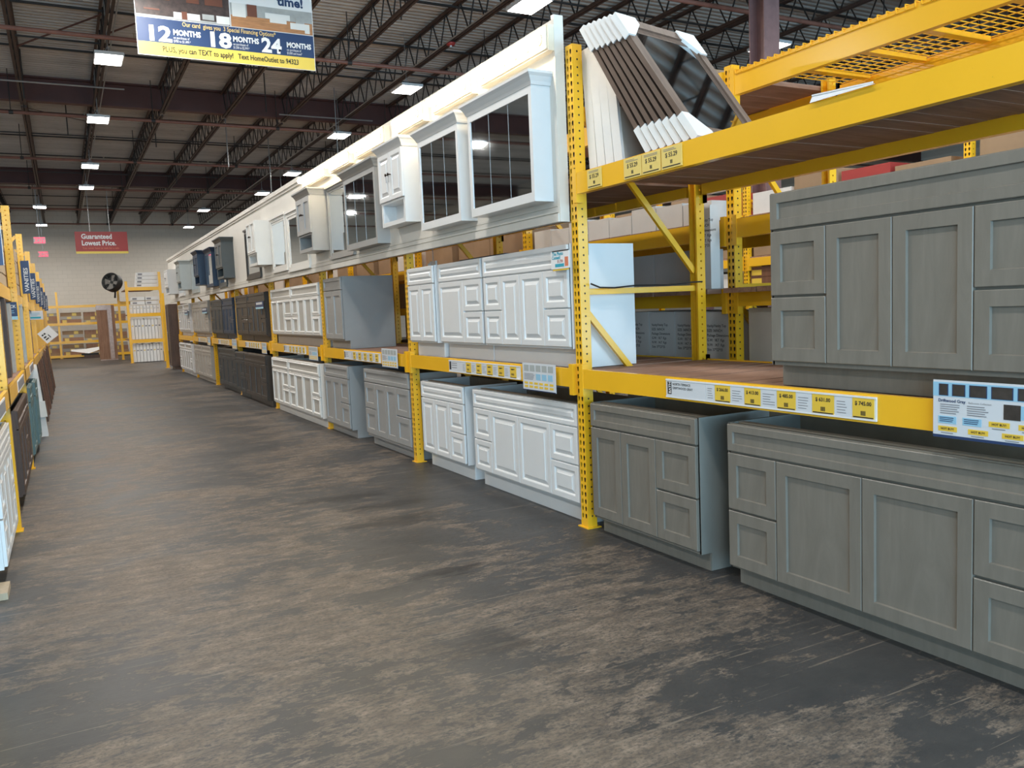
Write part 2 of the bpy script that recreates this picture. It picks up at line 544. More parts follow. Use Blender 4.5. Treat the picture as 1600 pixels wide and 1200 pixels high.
# bridging angles across the joists
for i, y in enumerate([11.6, 13.9, 16.3, 18.8, 24.4, 27.4, 30.4, 36.7, 39.8, 42.9]):
    for z, r in ((6.90, 0.018), (6.42, 0.014)):
        if z < 6.5 and i % 2:
            continue
        struct(MB().bar((X0 + 0.3, y + (0.25 if z < 6.5 else 0), z), (X1 - 0.3, y + (0.25 if z < 6.5 else 0), z), r * 2).build('bridging_rod', 'steel_dark_and_shade'),
               'thin dark bridging angle across the roof joists', 'roof bridging')
# diagonal bridging seen next to the banner
for a, b in (((-0.36, 17.2, 6.40), (1.04, 16.4, 6.88)), ((1.04, 16.0, 6.42), (2.46, 15.2, 6.9)), ((-0.36, 24.0, 6.9), (1.04, 23.0, 6.42))):
    struct(MB().bar(a, b, 0.045, 0.012).build('bridging_brace', 'girder_red'), 'rusty diagonal brace between two roof joists', 'roof braces')
# columns
for i, (x, y) in enumerate([(9.35, 9.2), (19.0, 9.2), (9.35, 21.4), (19.0, 21.4), (9.35, 33.6)]):
    c = MB()
    c.box(x - 0.15, y - 0.15, 0, x + 0.15, y - 0.13, 6.46).box(x - 0.15, y + 0.13, 0, x + 0.15, y + 0.15, 6.46).box(x - 0.01, y - 0.13, 0, x + 0.01, y + 0.13, 6.46)
    struct(c.build('steel_column', 'column_mauve'), 'mauve steel roof column rising behind the racks', 'roof columns')
# sprinkler mains across the building with hangers and heads
PIPES = [(10.3, 6.1), (15.1, 6.1), (20.9, 6.1), (26.4, 6.1), (32.0, 6.1), (37.6, 6.1), (43.0, 6.1)]
ordn = ['first', 'second', 'third', 'fourth', 'fifth', 'sixth', 'seventh', 'eighth', 'ninth']
for i, (y, z) in enumerate(PIPES):
    t = thing('sprinkler_pipe', 'rust brown sprinkler pipe crossing under the roof, %s from the camera' % ordn[i], 'pipe', (0, y, z), group='sprinkler pipes')
    MB().rod((X0 + 0.1, 0, 0), (X1 - 0.1, 0, 0), 0.035, 10).build('pipe', 'pipe_rust', t, smooth=True)
    for k in range(8):
        x = -2.0 + k * 2.8 + (0.6 if i % 2 else 0)
        MB().rod((x, 0, 0.03), (x, 0, 0.10), 0.010, 6).lathe([(0.004, 0.10), (0.028, 0.105), (0.028, 0.112), (0.004, 0.115)], 8, (x, 0, 0)).build('sprinkler_head', 'brass', t)
    for k in range(7):
        x = -0.6 + k * 2.8
        MB().rod((x, 0, 0.03), (x, 0, ZR - z), 0.010, 6).lathe([(0.045, -0.04), (0.045, 0.045)], 10, (x, 0, 0), 0).build('hanger', 'steel_dark_and_shade', t)
# ------------------------------------------------------------------ pallet racks
Y0R, BAY = 4.69, 3.13
PW, PD = 0.080, 0.075          # post width (along the aisle) and depth
XF, XR = 3.06, 4.06            # front and rear post of the first row
def holed_strip(mb, org, eu, ev, w, h, cols, pitch, drop, z0=0.06):
    """steel strip w wide, h tall with punched holes; eu, ev span it"""
    org, eu, ev = Vector(org), Vector(eu), Vector(ev)
    cw = w / cols
    n = int((h - z0) / pitch)
    def P(a, b):
        return org + eu * a + ev * b
    mb.add([P(0, 0), P(w, 0), P(w, z0), P(0, z0)], [(0, 1, 2, 3)])
    zt = z0 + n * pitch
    mb.add([P(0, zt), P(w, zt), P(w, h), P(0, h)], [(0, 1, 2, 3)])
    if drop:
        poly = [(-0.005, -0.015), (0.005, -0.015), (0.009, 0.0), (0.010, 0.008), (0.0055, 0.016), (-0.0055, 0.016), (-0.010, 0.008), (-0.009, 0.0)]
    else:
        poly = [(0.0068 * math.cos(t), 0.0068 * math.sin(t)) for t in [R(-112.5) + R(45) * i for i in range(8)]]
    a, b = cw / 2, pitch / 2
    outer = [(-a, -b), (a, -b), (a, -0.2 * b), (a, 0.5 * b), (a, b), (-a, b), (-a, 0.5 * b), (-a, -0.2 * b)]
    if True:
        outer = [(-a, -b), (a, -b), (a, -0.1 * b), (a, 0.55 * b), (a, b), (-a, b), (-a, 0.55 * b), (-a, -0.1 * b)]
    for c in range(cols):
        for i in range(n):
            cu, cz = cw * (c + 0.5), z0 + pitch * (i + 0.5)
            vs = [P(cu + x, cz + y) for x, y in outer] + [P(cu + x, cz + y) for x, y in poly]
            mb.add(vs, [(k, (k + 1) % 8, 8 + (k + 1) % 8, 8 + k) for k in range(8)])
def post_mesh(h, mat):
    """C section post; local x into the rack from the front face, local y along the aisle"""
    mb = MB()
    holed_strip(mb, (0, PW, 0), (0, -1, 0), (0, 0, 1), PW, h, 2, 0.0508, True)          # front face, teardrops
    holed_strip(mb, (0, 0, 0), (1, 0, 0), (0, 0, 1), PD, h, 1, 0.0508, False)            # side towards the camera
    holed_strip(mb, (PD, PW, 0), (-1, 0, 0), (0, 0, 1), PD, h, 1, 0.0508, False)         # far side
    for y0, y1 in ((0, 0.018), (PW - 0.018, PW)):
        mb.add([(PD, y0, 0), (PD, y1, 0), (PD, y1, h), (PD, y0, h)], [(0, 1, 2, 3)])
    mb.add([(0.012, 0.006, 0.01), (0.012, PW - 0.006, 0.01), (0.012, PW - 0.006, h), (0.012, 0.006, h)], [(0, 1, 2, 3)], 1)  # added dark sheet: painted shade of the yellow post's inside behind the teardrops
    mb.add([(0.012, 0.006, 0.01), (PD, 0.006, 0.01), (PD, 0.006, h), (0.012, 0.006, h)], [(0, 1, 2, 3)], 1)  # same painted shade behind the side holes
    mb.add([(0.016, 0.004, 0.01), (0.016, PW - 0.004, 0.01), (0.016, PW - 0.004, h), (0.016, 0.004, h)], [(0, 1, 2, 3)])
    mb.add([(0.016, 0.010, 0.01), (PD, 0.010, 0.01), (PD, 0.010, h), (0.016, 0.010, h)], [(0, 1, 2, 3)])
    return mb.mesh('post', [mat, 'steel_dark_and_shade'])
def rack_frame(label, x, y, depth, h, sgn=1, worn=False, group='yellow rack frames', lo=False):
    """upright frame: two posts, struts and diagonals. sgn 1: front faces -X"""
    mat = 'rack_yellow_worn' if worn else 'rack_yellow'
    t = thing('rack_upright', label, 'rack frame', (x, y, 0), 0, group)
    pm = shared(('post', h, mat), lambda: post_mesh(h, mat))
    a = put('post', pm, t)
    b = put('post', pm, t)
    if sgn < 0:
        a.rotation_euler = (0, 0, R(180)); a.location = (0, PW, 0)
        b.location = (-depth, 0, 0)
    else:
        b.rotation_euler = (0, 0, R(180)); b.location = (depth, PW, 0)
    d = depth * sgn
    foot = shared(('foot', sgn), lambda: MB().box(-0.012, -0.015, 0, 0.10, PW + 0.03, 0.008).box(0.0, PW, 0.008, 0.09, PW + 0.004, 0.05).mesh('foot_plate', mat))
    for fx in (0, d):
        o = put('foot_plate', foot, t, (fx, 0, 0))
        if (fx == 0) == (sgn < 0):
            o.rotation_euler = (0, 0, R(180)); o.location = (fx, PW, 0)
    ym = PW / 2
    i0, i1 = PD * sgn, d - PD * sgn
    for z in ([0.18, 1.62, 2.82] if h > 2.9 else [0.18, 1.62, 2.6]):
        if z < h:
            MB().bar((i0, ym, z), (i1, ym, z), 0.028, 0.04).build('strut', mat, t)
    for z0, z1 in ((2.80, 1.74), (1.48, 0.40)):
        if z0 < h:
            MB().bar((i0, ym, z0), (i1, ym, z1), 0.028, 0.04).build('brace', mat, t)
    return t
def beam(label, x, y, ztop, L, h=0.128, depth=0.05, sgn=1, mat='rack_yellow', group='yellow rack beams'):
    """step beam along the aisle; front face towards -X when sgn is 1"""
    t = thing('rack_beam', label, 'rack beam', (x, y, ztop), 0, group)
    s = sgn
    mb = MB()
    prof = [(0, -h), (s * depth, -h), (s * depth, -0.03), (s * depth * 0.55, -0.03), (s * depth * 0.55, 0), (0, 0)]
    if s < 0:
        prof = prof[::-1]
    # profile is (x, z) swept along y
    mb.prism([(a, b) for a, b in prof], 0.0, L, 1)
    mb.build('channel', mat, t)
    for yy in (-0.045, L):
        c = MB().box(min(0, -s * 0.004), yy, -h - 0.055, max(0, s * 0.05), yy + 0.045, 0.03)
        c.build('connector', mat, t)
    return t
def plank_deck(label, x0, x1, y, L, z, th=0.035, group='plank shelf decks', w=0.14, mat='deck_plank'):
    t = thing('shelf_deck', label, 'shelf deck', (x0, y, z), 0, group)
    rnd = random.Random(int(y * 10 + z * 100))
    n = int(L / w)
    st = L / n
    me = shared(('plank', round(st, 3), round(x1 - x0, 2), mat), lambda: MB().box(0, 0.004, -th, x1 - x0, st - 0.004, 0).mesh('plank', mat))
    for i in range(n):
        put('plank', me, t, (rnd.uniform(-0.008, 0.008), i * st, rnd.uniform(-0.004, 0.0)))
    return t
SHORT = ['driftwood grey vanities', 'raised panel white vanities', 'light grey shaker vanities', 'antique white vanities',
         'espresso vanities', 'navy vanities', 'greige vanities', 'far white vanities']
BAYN = SHORT   # bay k = -1 .. 6 -> BAYN[k + 1]
UPN = ['out of view nearest the camera', 'between the driftwood grey and raised panel white vanities', 'between the raised panel white and light grey vanities',
       'between the light grey and antique white vanities', 'between the antique white and espresso vanities', 'between the espresso and navy vanities',
       'between the navy and greige vanities', 'between the greige and far white vanities', 'beside the tall brown cabinet']
for k in range(-1, 8):
    if k == -1:
        continue
    rack_frame('yellow upright rack frame ' + UPN[k + 1], XF, Y0R + BAY * k, 1.09, 3.23, 1, worn=(k in (1, 2, 3)))
rack_frame('yellow upright rack frame just outside the right edge of the picture', XF, Y0R - BAY - 0.09, 1.09, 3.23, 1)
for k in range(-1, 7):
    y = Y0R + BAY * k + PW + 0.045
    L = BAY - PW - 0.09
    if k == -1:
        y, L = y - 0.09, L + 0.09
    n = BAYN[k + 1]
    beam('yellow front beam of the lower shelf under the ' + n, 3.03, y, 1.104, L)
    beam('yellow rear beam of the lower shelf under the ' + n, 4.14, y, 1.104, L, sgn=-1)
    plank_deck('brown plank deck of the lower shelf under the ' + n, 3.064, 4.105, y - 0.04, L + 0.08, 1.098)
    beam('yellow rear beam high up behind the ' + n, 4.14, y, 2.39, L, h=0.11, sgn=-1)
    if k == -1:
        beam('thick yellow front beam over the upper driftwood grey vanity', 3.03, y, 2.392, L, h=0.134)
        plank_deck('brown plank deck under the leaning framed mirrors', 3.064, 4.105, y - 0.04, L + 0.08, 2.392)
    else:
        plank_deck('brown plank deck hidden high behind the display wall above the ' + n, 3.10, 4.105, y - 0.04, L + 0.08, 2.392, w=0.3)

# second row, back to back with the first
X2 = 4.44
for k in range(-1, 8):
    y = Y0R + BAY * k
    nm = 'yellow second row frame ' + UPN[k + 1].replace('vanities', 'bays').replace('out of view nearest the camera', 'outside the right edge of the picture')
    rack_frame(nm, X2, y, 1.09, 3.23, 1, group='second row rack frames')
for k in range(-1, 7):
    y = Y0R + BAY * k + PW + 0.045
    L = BAY - PW - 0.09
    n = BAYN[k + 1]
    beam('second row yellow beam at eye level behind the ' + n, X2 - 0.02, y, 1.578, L, h=0.105, group='second row beams')
    beam('second row yellow upper beam behind the ' + n, X2 - 0.02, y, 2.115, L, h=0.136, group='second row beams')
    beam('second row far beam at eye level behind the ' + n, X2 + 1.11, y, 1.578, L, h=0.105, sgn=-1, group='second row beams')
    beam('second row far upper beam behind the ' + n, X2 + 1.11, y, 2.115, L, h=0.136, sgn=-1, group='second row beams')
    plank_deck('second row plank deck at eye level behind the ' + n, X2 - (0.16 if k < 1 else -0.01), X2 + 1.08, y - 0.04 + (0.04 if k < 1 else 0), L + (0.0 if k < 1 else 0.08), 1.612, w=0.3, group='second row decks')
    plank_deck('second row upper plank deck behind the ' + n, X2 + 0.01, X2 + 1.08, y - 0.04, L + 0.08, 2.128, w=0.3, group='second row decks')
# top level of the second row: beams and welded wire deck panels above the driftwood grey bay
yA = Y0R - BAY + PW + 0.045
LA = BAY - PW - 0.09
beam('yellow top beam with wire deck hooks at the upper right corner', X2 - 0.02, yA, 3.165, LA, h=0.165, group='second row beams')
beam('far yellow top beam beyond the wire deck', X2 + 1.11, yA, 3.165, LA, h=0.165, sgn=-1, group='second row beams')
yB = yA + BAY
beam('yellow top beam of the second row behind the white framed mirrors', X2 - 0.02, yB, 3.165, LA, h=0.165, group='second row beams')
beam('far yellow top beam beyond the white framed mirrors', X2 + 1.11, yB, 3.165, LA, h=0.165, sgn=-1, group='second row beams')
def wire_deck(label, y, L):
    t = thing('wire_deck', label, 'wire deck', (X2, y, 3.172), 0, 'wire deck panels')
    g = MB()
    w = 1.08
    n = int(L / 0.062)
    for i in range(n + 1):
        yy = L * i / n
        g.bar((-0.03, yy, 0.004), (w, yy, 0.004), 0.006)
        g.bar((-0.03, yy, 0.004), (-0.03, yy, -0.032), 0.006)
    for i in range(11):
        x = w * i / 10
        g.bar((x, 0, 0.0), (x, L, 0.0), 0.006)
    g.bar((-0.03, 0, -0.028), (-0.03, L, -0.028), 0.006)
    o = g.build('wire_grid', 'rack_yellow', t)
    for fy in (0.18, 0.5, 0.82):
        y_ = L * fy
        MB().box(0.03, y_ - 0.03, -0.035, w - 0.03, y_ + 0.03, -0.004).build('support_channel', 'rack_yellow', t)
wire_deck('yellow wire mesh deck panel nearest the right edge', yA + 0.02, LA / 2 - 0.04)
wire_deck('yellow wire mesh deck panel beside the second row post', yA + LA / 2 + 0.02, LA / 2 - 0.04)
# ------------------------------------------------------------------ vanities
# style: frame width, depth of the panel, edge profile
def door_meshes(w, h, style, th=0.02):
    """front (frame) and panel meshes; local x right, z up, front face at y = -th, back at y = 0"""
    fw = {'shaker': 0.062, 'raised': 0.052, 'recess': 0.050, 'flat': 0.05, 'slim': 0.05}[style]
    fw = min(fw, w * 0.27, h * 0.27)
    fr = MB()
    b = 0.003
    def ring(r0, r1):
        (a0, c0, a1, c1, y0), (d0, e0, d1, e1, y1) = r0, r1
        vs = [(a0, y0, c0), (a1, y0, c0), (a1, y0, c1), (a0, y0, c1), (d0, y1, e0), (d1, y1, e0), (d1, y1, e1), (d0, y1, e1)]
        return vs, [(0, 1, 5, 4), (1, 2, 6, 5), (2, 3, 7, 6), (3, 0, 4, 7)]
    def rect(i, y):
        return (i, i, w - i, h - i, y)
    fr.add(*ring(rect(0, 0), rect(0, -th + b)))
    fr.add(*ring(rect(0, -th + b), rect(b, -th)))
    fr.add([(0, 0, 0), (w, 0, 0), (w, 0, h), (0, 0, h)], [(3, 2, 1, 0)])
    pn = MB()
    if style == 'shaker':
        fr.add(*ring(rect(b, -th), rect(fw, -th)))
        fr.add(*ring(rect(fw, -th), rect(fw + 0.003, -th + 0.012)))
        r = rect(fw + 0.002, -th + 0.012)
        pn.add([(r[0], r[4], r[1]), (r[2], r[4], r[1]), (r[2], r[4], r[3]), (r[0], r[4], r[3])], [(0, 1, 2, 3)])
    elif style == 'raised':
        fr.add(*ring(rect(b, -th), rect(fw - 0.012, -th)))
        fr.add(*ring(rect(fw - 0.012, -th), rect(fw - 0.004, -th + 0.004)))
        fr.add(*ring(rect(fw - 0.004, -th + 0.004), rect(fw, -th + 0.011)))
        bw = min(0.036, w * 0.12, h * 0.12)
        pn.add(*ring(rect(fw, -th + 0.011), rect(fw + 0.006, -th + 0.011)))
        pn.add(*ring(rect(fw + 0.006, -th + 0.011), rect(fw + 0.006 + bw * 0.7, -th + 0.003)))
        pn.add(*ring(rect(fw + 0.006 + bw * 0.7, -th + 0.003), rect(fw + 0.009 + bw * 0.7, -th - 0.001)))
        r = rect(fw + 0.009 + bw * 0.7, -th - 0.001)
        pn.add([(r[0], r[4], r[1]), (r[2], r[4], r[1]), (r[2], r[4], r[3]), (r[0], r[4], r[3])], [(0, 1, 2, 3)])
    else:
        fr.add(*ring(rect(b, -th), rect(fw * 0.45, -th)))
        fr.add(*ring(rect(fw * 0.45, -th), rect(fw * 0.6, -th - 0.007)))
        fr.add(*ring(rect(fw * 0.6, -th - 0.007), rect(fw * 0.85, -th - 0.005)))
        fr.add(*ring(rect(fw * 0.85, -th - 0.005), rect(fw, -th + 0.010)))
        r = rect(fw, -th + 0.010)
        pn.add([(r[0], r[4], r[1]), (r[2], r[4], r[1]), (r[2], r[4], r[3]), (r[0], r[4], r[3])], [(0, 1, 2, 3)])
    return fr, pn
def front(parent, kind, x, z, w, h, style, mat, pmat, y=0.0):
    key = ('front', round(w, 3), round(h, 3), style, mat, pmat)
    def mk():
        fr, pn = door_meshes(w, h, style)
        return fr.mesh(kind, mat), pn.mesh('panel', pmat)
    a, b = shared(key, mk)
    o = put(kind, a, parent, (x, y, z))
    put('panel', b, o)
    return o
def vanity(label, loc, w, h, cols, style, mat, smat=None, pmat=None, depth=0.53, rz=FACE_AISLE_R, fz=None, dz=0.13, toe=0.105, toe_in=0.075,
           group='bathroom vanities', split=0.5, gap=0.011, imat='interior', toemat=None, face_gap=0.012):
    """cols: [(kind, width)], kind 'door' or 'drawers'. Sits with its front plane at local y = 0"""
    t = thing('vanity_cabinet', label, 'vanity', loc, rz, group)
    smat = smat or mat
    pmat = pmat or mat
    fz = fz if fz is not None else h - 0.165
    ts = 0.016
    prof = [(0.0, toe), (toe_in, toe), (toe_in, 0.0), (depth, 0.0), (depth, h), (0.0, h)]
    for xa in (0.0, w - ts):
        MB().prism([(a, b) for a, b in prof][::-1], xa, xa + ts, 0).build('side_panel', smat, t)
    k = MB()
    k.box(ts, depth - 0.012, 0.0, w - ts, depth, h).box(ts, 0.02, toe, w - ts, depth - 0.012, toe + 0.014)
    k.box(ts, 0.06, h - 0.02, w - ts, 0.10, h - 0.002)
    k.build('carcass', imat, t)
    MB().box(ts * 0.3, 0.0, toe, w - ts * 0.3, 0.018, h - 0.001).build('face_frame', mat, t)
    MB().box(0.004, toe_in - 0.008, 0.0, w - 0.004, toe_in + 0.006, toe).build('toe_kick', toemat or mat, t)
    e = face_gap
    front(t, 'false_front', e, fz + gap / 2, w - 2 * e, h - 0.006 - fz - gap / 2, style, mat, pmat)
    tot = sum(a for _, a in cols)
    x = e
    avail = w - 2 * e
    for kind, cw in cols:
        cw = cw / tot * avail
        x0, ww = x + gap * 0.2, cw - gap * 0.4
        if kind == 'door':
            front(t, 'door', x0, dz, ww, fz - gap / 2 - dz, style, mat, pmat)
        else:
            H = fz - gap / 2 - dz
            hb = H * split - gap / 2
            front(t, 'drawer', x0, dz, ww, hb, style, mat, pmat)
            front(t, 'drawer', x0, dz + hb + gap, ww, H - hb - gap, style, mat, pmat)
        x += cw
    return t
D, W_ = 'door', 'drawers'
DECK = 1.10
dw = dict(style='shaker', mat='driftwood', smat='driftwood_side')
vanity('driftwood grey shaker vanity on the floor beside the yellow upright', (3.06, 4.60, 0), 1.067, 0.885, [(D, .335), (D, .355), (W_, .366)], fz=0.727, dz=0.125, **dw)
vanity('wide driftwood grey shaker vanity on the floor at the right edge', (3.06, 3.305, 0), 1.715, 0.885, [(W_, .345), (D, .515), (D, .525), (W_, .345)], fz=0.732, dz=0.118, **dw)
vanity('driftwood grey shaker vanity standing on the shelf at the right edge', (3.06, 2.985, DECK), 1.38, 0.932, [(W_, .335), (D, .345), (D, .355), (W_, .335)], fz=0.752, dz=0.126, **dw)
rp = dict(style='raised', mat='white_paint')
vanity('narrower white raised panel vanity on the floor with drawers on its right', (3.09, 7.66, 0), 1.0, 0.85, [(D, .315), (D, .345), (W_, .33)], fz=0.69, dz=0.155, toe=0.14, **rp)
vanity('wide white raised panel vanity on the floor beside the yellow upright', (3.09, 6.475, 0), 1.675, 0.85, [(W_, .33), (D, .48), (D, .49), (W_, .37)], fz=0.69, dz=0.155, toe=0.14, **rp)
vanity('small white raised panel vanity with two doors on the shelf', (3.03, 7.72, DECK), 0.65, 0.85, [(D, .32), (D, .32)], fz=0.685, dz=0.15, toe=0.135, **rp)
vanity('white raised panel vanity on the shelf with one door and two drawers', (3.055, 7.02, DECK), 0.90, 0.85, [(D, .53), (W_, .37)], fz=0.685, dz=0.15, toe=0.135, **rp)
vanity('wide white raised panel vanity on the shelf behind the yellow upright', (3.055, 6.105, DECK), 1.31, 0.85, [(W_, .31), (D, .315), (D, .355), (W_, .34)], fz=0.685, dz=0.15, toe=0.135, **rp)
sg = dict(style='shaker', mat='shaker_grey')
vanity('light grey shaker vanity on the floor pulled forward with its side showing', (3.03, 10.92, 0), 1.06, 0.895, [(D, .37), (D, .33), (W_, .36)], fz=0.735, dz=0.125, **sg)
vanity('wide light grey shaker vanity on the floor with drawers at both ends', (3.07, 9.37, 0), 1.435, 0.90, [(W_, .36), (D, .34), (D, .32), (W_, .38)], fz=0.74, dz=0.14, **sg)
vanity('light grey shaker vanity with two doors alone on the half empty shelf', (3.06, 10.81, DECK), 0.78, 0.90, [(D, .39), (D, .39)], fz=0.735, dz=0.125, depth=0.66, **sg)
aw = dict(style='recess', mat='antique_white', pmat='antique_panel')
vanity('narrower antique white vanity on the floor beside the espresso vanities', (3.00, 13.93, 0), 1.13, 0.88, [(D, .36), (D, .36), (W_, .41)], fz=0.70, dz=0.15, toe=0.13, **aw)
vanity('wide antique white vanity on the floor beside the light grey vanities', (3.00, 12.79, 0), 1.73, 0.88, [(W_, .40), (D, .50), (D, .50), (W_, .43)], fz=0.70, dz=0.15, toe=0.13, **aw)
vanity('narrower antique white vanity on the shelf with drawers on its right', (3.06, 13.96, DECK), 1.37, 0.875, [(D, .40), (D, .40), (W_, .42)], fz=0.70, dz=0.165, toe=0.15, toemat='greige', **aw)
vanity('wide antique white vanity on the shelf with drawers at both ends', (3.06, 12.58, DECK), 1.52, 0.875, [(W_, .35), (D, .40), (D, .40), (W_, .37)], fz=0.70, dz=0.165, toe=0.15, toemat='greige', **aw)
es = dict(style='shaker', mat='espresso')
ch = dict(style='shaker', mat='charcoal', smat='charcoal')
vanity('wide espresso vanity on the floor beside the antique white vanities', (2.99, 16.27, 0), 1.90, 0.88, [(W_, .42), (D, .50), (D, .50), (W_, .50)], fz=0.72, dz=0.12, **es)
vanity('narrow charcoal vanity on the floor left of the wide espresso vanity', (2.99, 17.19, 0), 0.91, 0.88, [(D, .46), (W_, .46)], fz=0.72, dz=0.12, **ch)
vanity('wide charcoal vanity on the floor under the navy vanities', (3.03, 19.45, 0), 2.05, 0.90, [(W_, .45), (D, .55), (D, .55), (W_, .5)], fz=0.74, dz=0.13, **ch)
vanity('espresso vanity on the shelf next to the navy vanities', (3.06, 17.12, DECK), 1.15, 0.87, [(D, .55), (W_, .6)], fz=0.70, dz=0.13, **es)
vanity('wide espresso vanity on the shelf with a small blue price sign', (3.06, 15.95, DECK), 1.52, 0.87, [(W_, .38), (D, .38), (D, .38), (W_, .38)], fz=0.70, dz=0.13, **es)
nv = dict(style='shaker', mat='navy')
vanity('navy vanity with drawers on the shelf beside the espresso vanities', (3.06, 18.72, DECK), 1.25, 0.86, [(D, .42), (D, .42), (W_, .41)], fz=0.70, dz=0.13, **nv)
vanity('wide dark navy vanity on the shelf beside the greige vanities', (3.06, 20.28, DECK), 1.50, 0.86, [(W_, .5), (D, .5), (D, .5)], fz=0.70, dz=0.13, style='shaker', mat='charcoal', smat='navy')
ge = dict(style='shaker', mat='greige')
vanity('greige vanity on the shelf nearer the navy vanities', (3.06, 22.05, DECK), 1.32, 0.89, [(D, .44), (D, .44), (W_, .44)], fz=0.72, dz=0.14, **ge)
vanity('greige vanity on the shelf nearer the far white vanities', (3.06, 23.40, DECK), 1.30, 0.89, [(W_, .44), (D, .44), (D, .44)], fz=0.72, dz=0.14, **ge)
vanity('greige vanity on the floor nearer the charcoal vanity', (3.03, 22.0, 0), 1.42, 0.89, [(D, .44), (D, .44), (W_, .44)], fz=0.72, dz=0.14, **ge)
vanity('greige vanity on the floor nearer the far white vanities', (3.03, 23.38, 0), 1.36, 0.89, [(W_, .44), (D, .44), (D, .44)], fz=0.72, dz=0.14, **ge)
wf = dict(style='recess', mat='white_paint', pmat='greige')
vanity('white panelled vanity on the far shelf beside the greige vanities', (3.06, 25.15, DECK), 1.18, 0.89, [(D, .4), (D, .4), (W_, .4)], fz=0.72, dz=0.15, **wf)
vanity('white panelled vanity on the far shelf next to the tall brown cabinet', (3.06, 26.40, DECK), 1.22, 0.89, [(W_, .4), (D, .4), (D, .4)], fz=0.72, dz=0.15, **wf)
vanity('white panelled vanity on the far floor beside the greige vanities', (3.03, 25.15, 0), 1.30, 0.89, [(D, .4), (D, .4), (W_, .4)], fz=0.72, dz=0.15, **wf)
vanity('white panelled vanity on the far floor next to the tall brown cabinet', (3.03, 26.50, 0), 1.32, 0.89, [(W_, .4), (D, .4), (D, .4)], fz=0.72, dz=0.15, **wf)
# tall linen cabinet at the end of the display
t = thing('linen_cabinet', 'tall dark brown linen cabinet at the far end of the display', 'cabinet', (2.96, 28.85, 0), FACE_AISLE_R)
MB().box(0, 0, 0.1, 0.80, 0.55, 2.06).box(0.02, 0.06, 0, 0.78, 0.53, 0.1).build('body', 'walnut', t)
front(t, 'door', 0.015, 0.12, 0.77, 1.05, 'shaker', 'walnut', 'walnut')
front(t, 'door', 0.015, 1.18, 0.77, 0.86, 'shaker', 'walnut', 'walnut')

# ------------------------------------------------------------------ display wall above the right racks
XP = 3.0
dwl = thing('display_wall', 'long off-white display wall carrying mirrors and wall cabinets', 'display wall', (XP, 27.7, 2.095), FACE_AISLE_R)
LW = 27.7 - 4.80
ys = [27.7, 23.47, 20.34, 17.21, 14.08, 10.95, 7.82, 4.80]
for a, b in zip(ys[:-1], ys[1:]):
    MB().box(27.7 - a + 0.001, 0.0, 0.0, 27.7 - b - 0.001, 0.035, 1.32).build('backing_board', 'display_board', dwl)
for z0, z1, d in ((0.0, 0.055, 0.022), (0.065, 0.10, 0.014), (0.106, 0.122, 0.008)):
    MB().box(0, -d, z0, LW, 0.0, z1).build('bottom_rail', 'display_trim', dwl)
for z0, z1, d in ((1.26, 1.32, 0.035), (1.225, 1.26, 0.018)):
    MB().box(0, -d, z0, 16.3, 0.0, z1).build('crown_rail', 'display_trim', dwl)
MB().box(LW - 0.02, -0.012, 0.0, LW + 0.012, 0.06, 1.34).build('end_post', 'display_trim', dwl)
MB().box(LW - 0.055, 0.035, 0.0, LW - 0.01, 0.07, 1.30).build('end_cleat', 'display_trim', dwl)

def crown(mb, w, d, z, out=0.055, hgt=0.085, ends=True):
    """stepped crown moulding round the top of a wall cabinet"""
    st = [(0.0, 0.012), (0.25, 0.020), (0.6, 0.038), (0.8, out), (1.0, out)]
    for (a, o), (b, o2) in zip(st[:-1], st[1:]):
        mb.add([(-o, -o, z + a * hgt), (w + o, -o, z + a * hgt), (w + o, d, z + a * hgt), (-o, d, z + a * hgt),
                (-o2, -o2, z + b * hgt), (w + o2, -o2, z + b * hgt), (w + o2, d, z + b * hgt), (-o2, d, z + b * hgt)],
               [(0, 1, 5, 4), (1, 2, 6, 5), (3, 0, 4, 7), (2, 3, 7, 6)])
    o = out
    mb.add([(-o, -o, z + hgt), (w + o, -o, z + hgt), (w + o, d, z + hgt), (-o, d, z + hgt)], [(0, 1, 2, 3)])
    mb.add([(-.012, -.012, z), (w + .012, -.012, z), (w + .012, d, z), (-.012, d, z)], [(3, 2, 1, 0)])
    return mb
def mirror_cabinet(label, yfar, ynear, z0, z1, depth, mat, panes=3):
    w = yfar - ynear
    t = thing('mirror_cabinet', label, 'mirror cabinet', (XP - depth, yfar, z0), FACE_AISLE_R, 'wall mirrors and cabinets')
    H = z1 - z0
    hc = 0.085
    b = MB().box(0, 0.012, 0.0, w, depth, H - hc)
    b.build('body', mat, t)
    fr = MB()
    s, top, bot = 0.04, 0.05, 0.062
    fr.box(0, -0.008, 0, s, 0.012, H - hc).box(w - s, -0.008, 0, w, 0.012, H - hc)
    fr.box(s, -0.008, 0, w - s, 0.012, bot).box(s, -0.008, H - hc - top, w - s, 0.012, H - hc)
    fr.build('face_frame', mat, t)
    crown(MB(), w, depth, H - hc).build('crown', mat, t)
    pw = (w - 2 * s) / panes
    for i in range(panes):
        x = s + i * pw
        o = MB().box(x + 0.0015, -0.002, bot + 0.002, x + pw - 0.0015, 0.011, H - hc - top - 0.002).build('mirror_door', 'mirror', t)
        MB().box(x + pw - 0.0025, -0.0035, bot + 0.002, x + pw + 0.0005, -0.0015, H - hc - top - 0.002).build('door_edge', 'conduit', o)
    return t
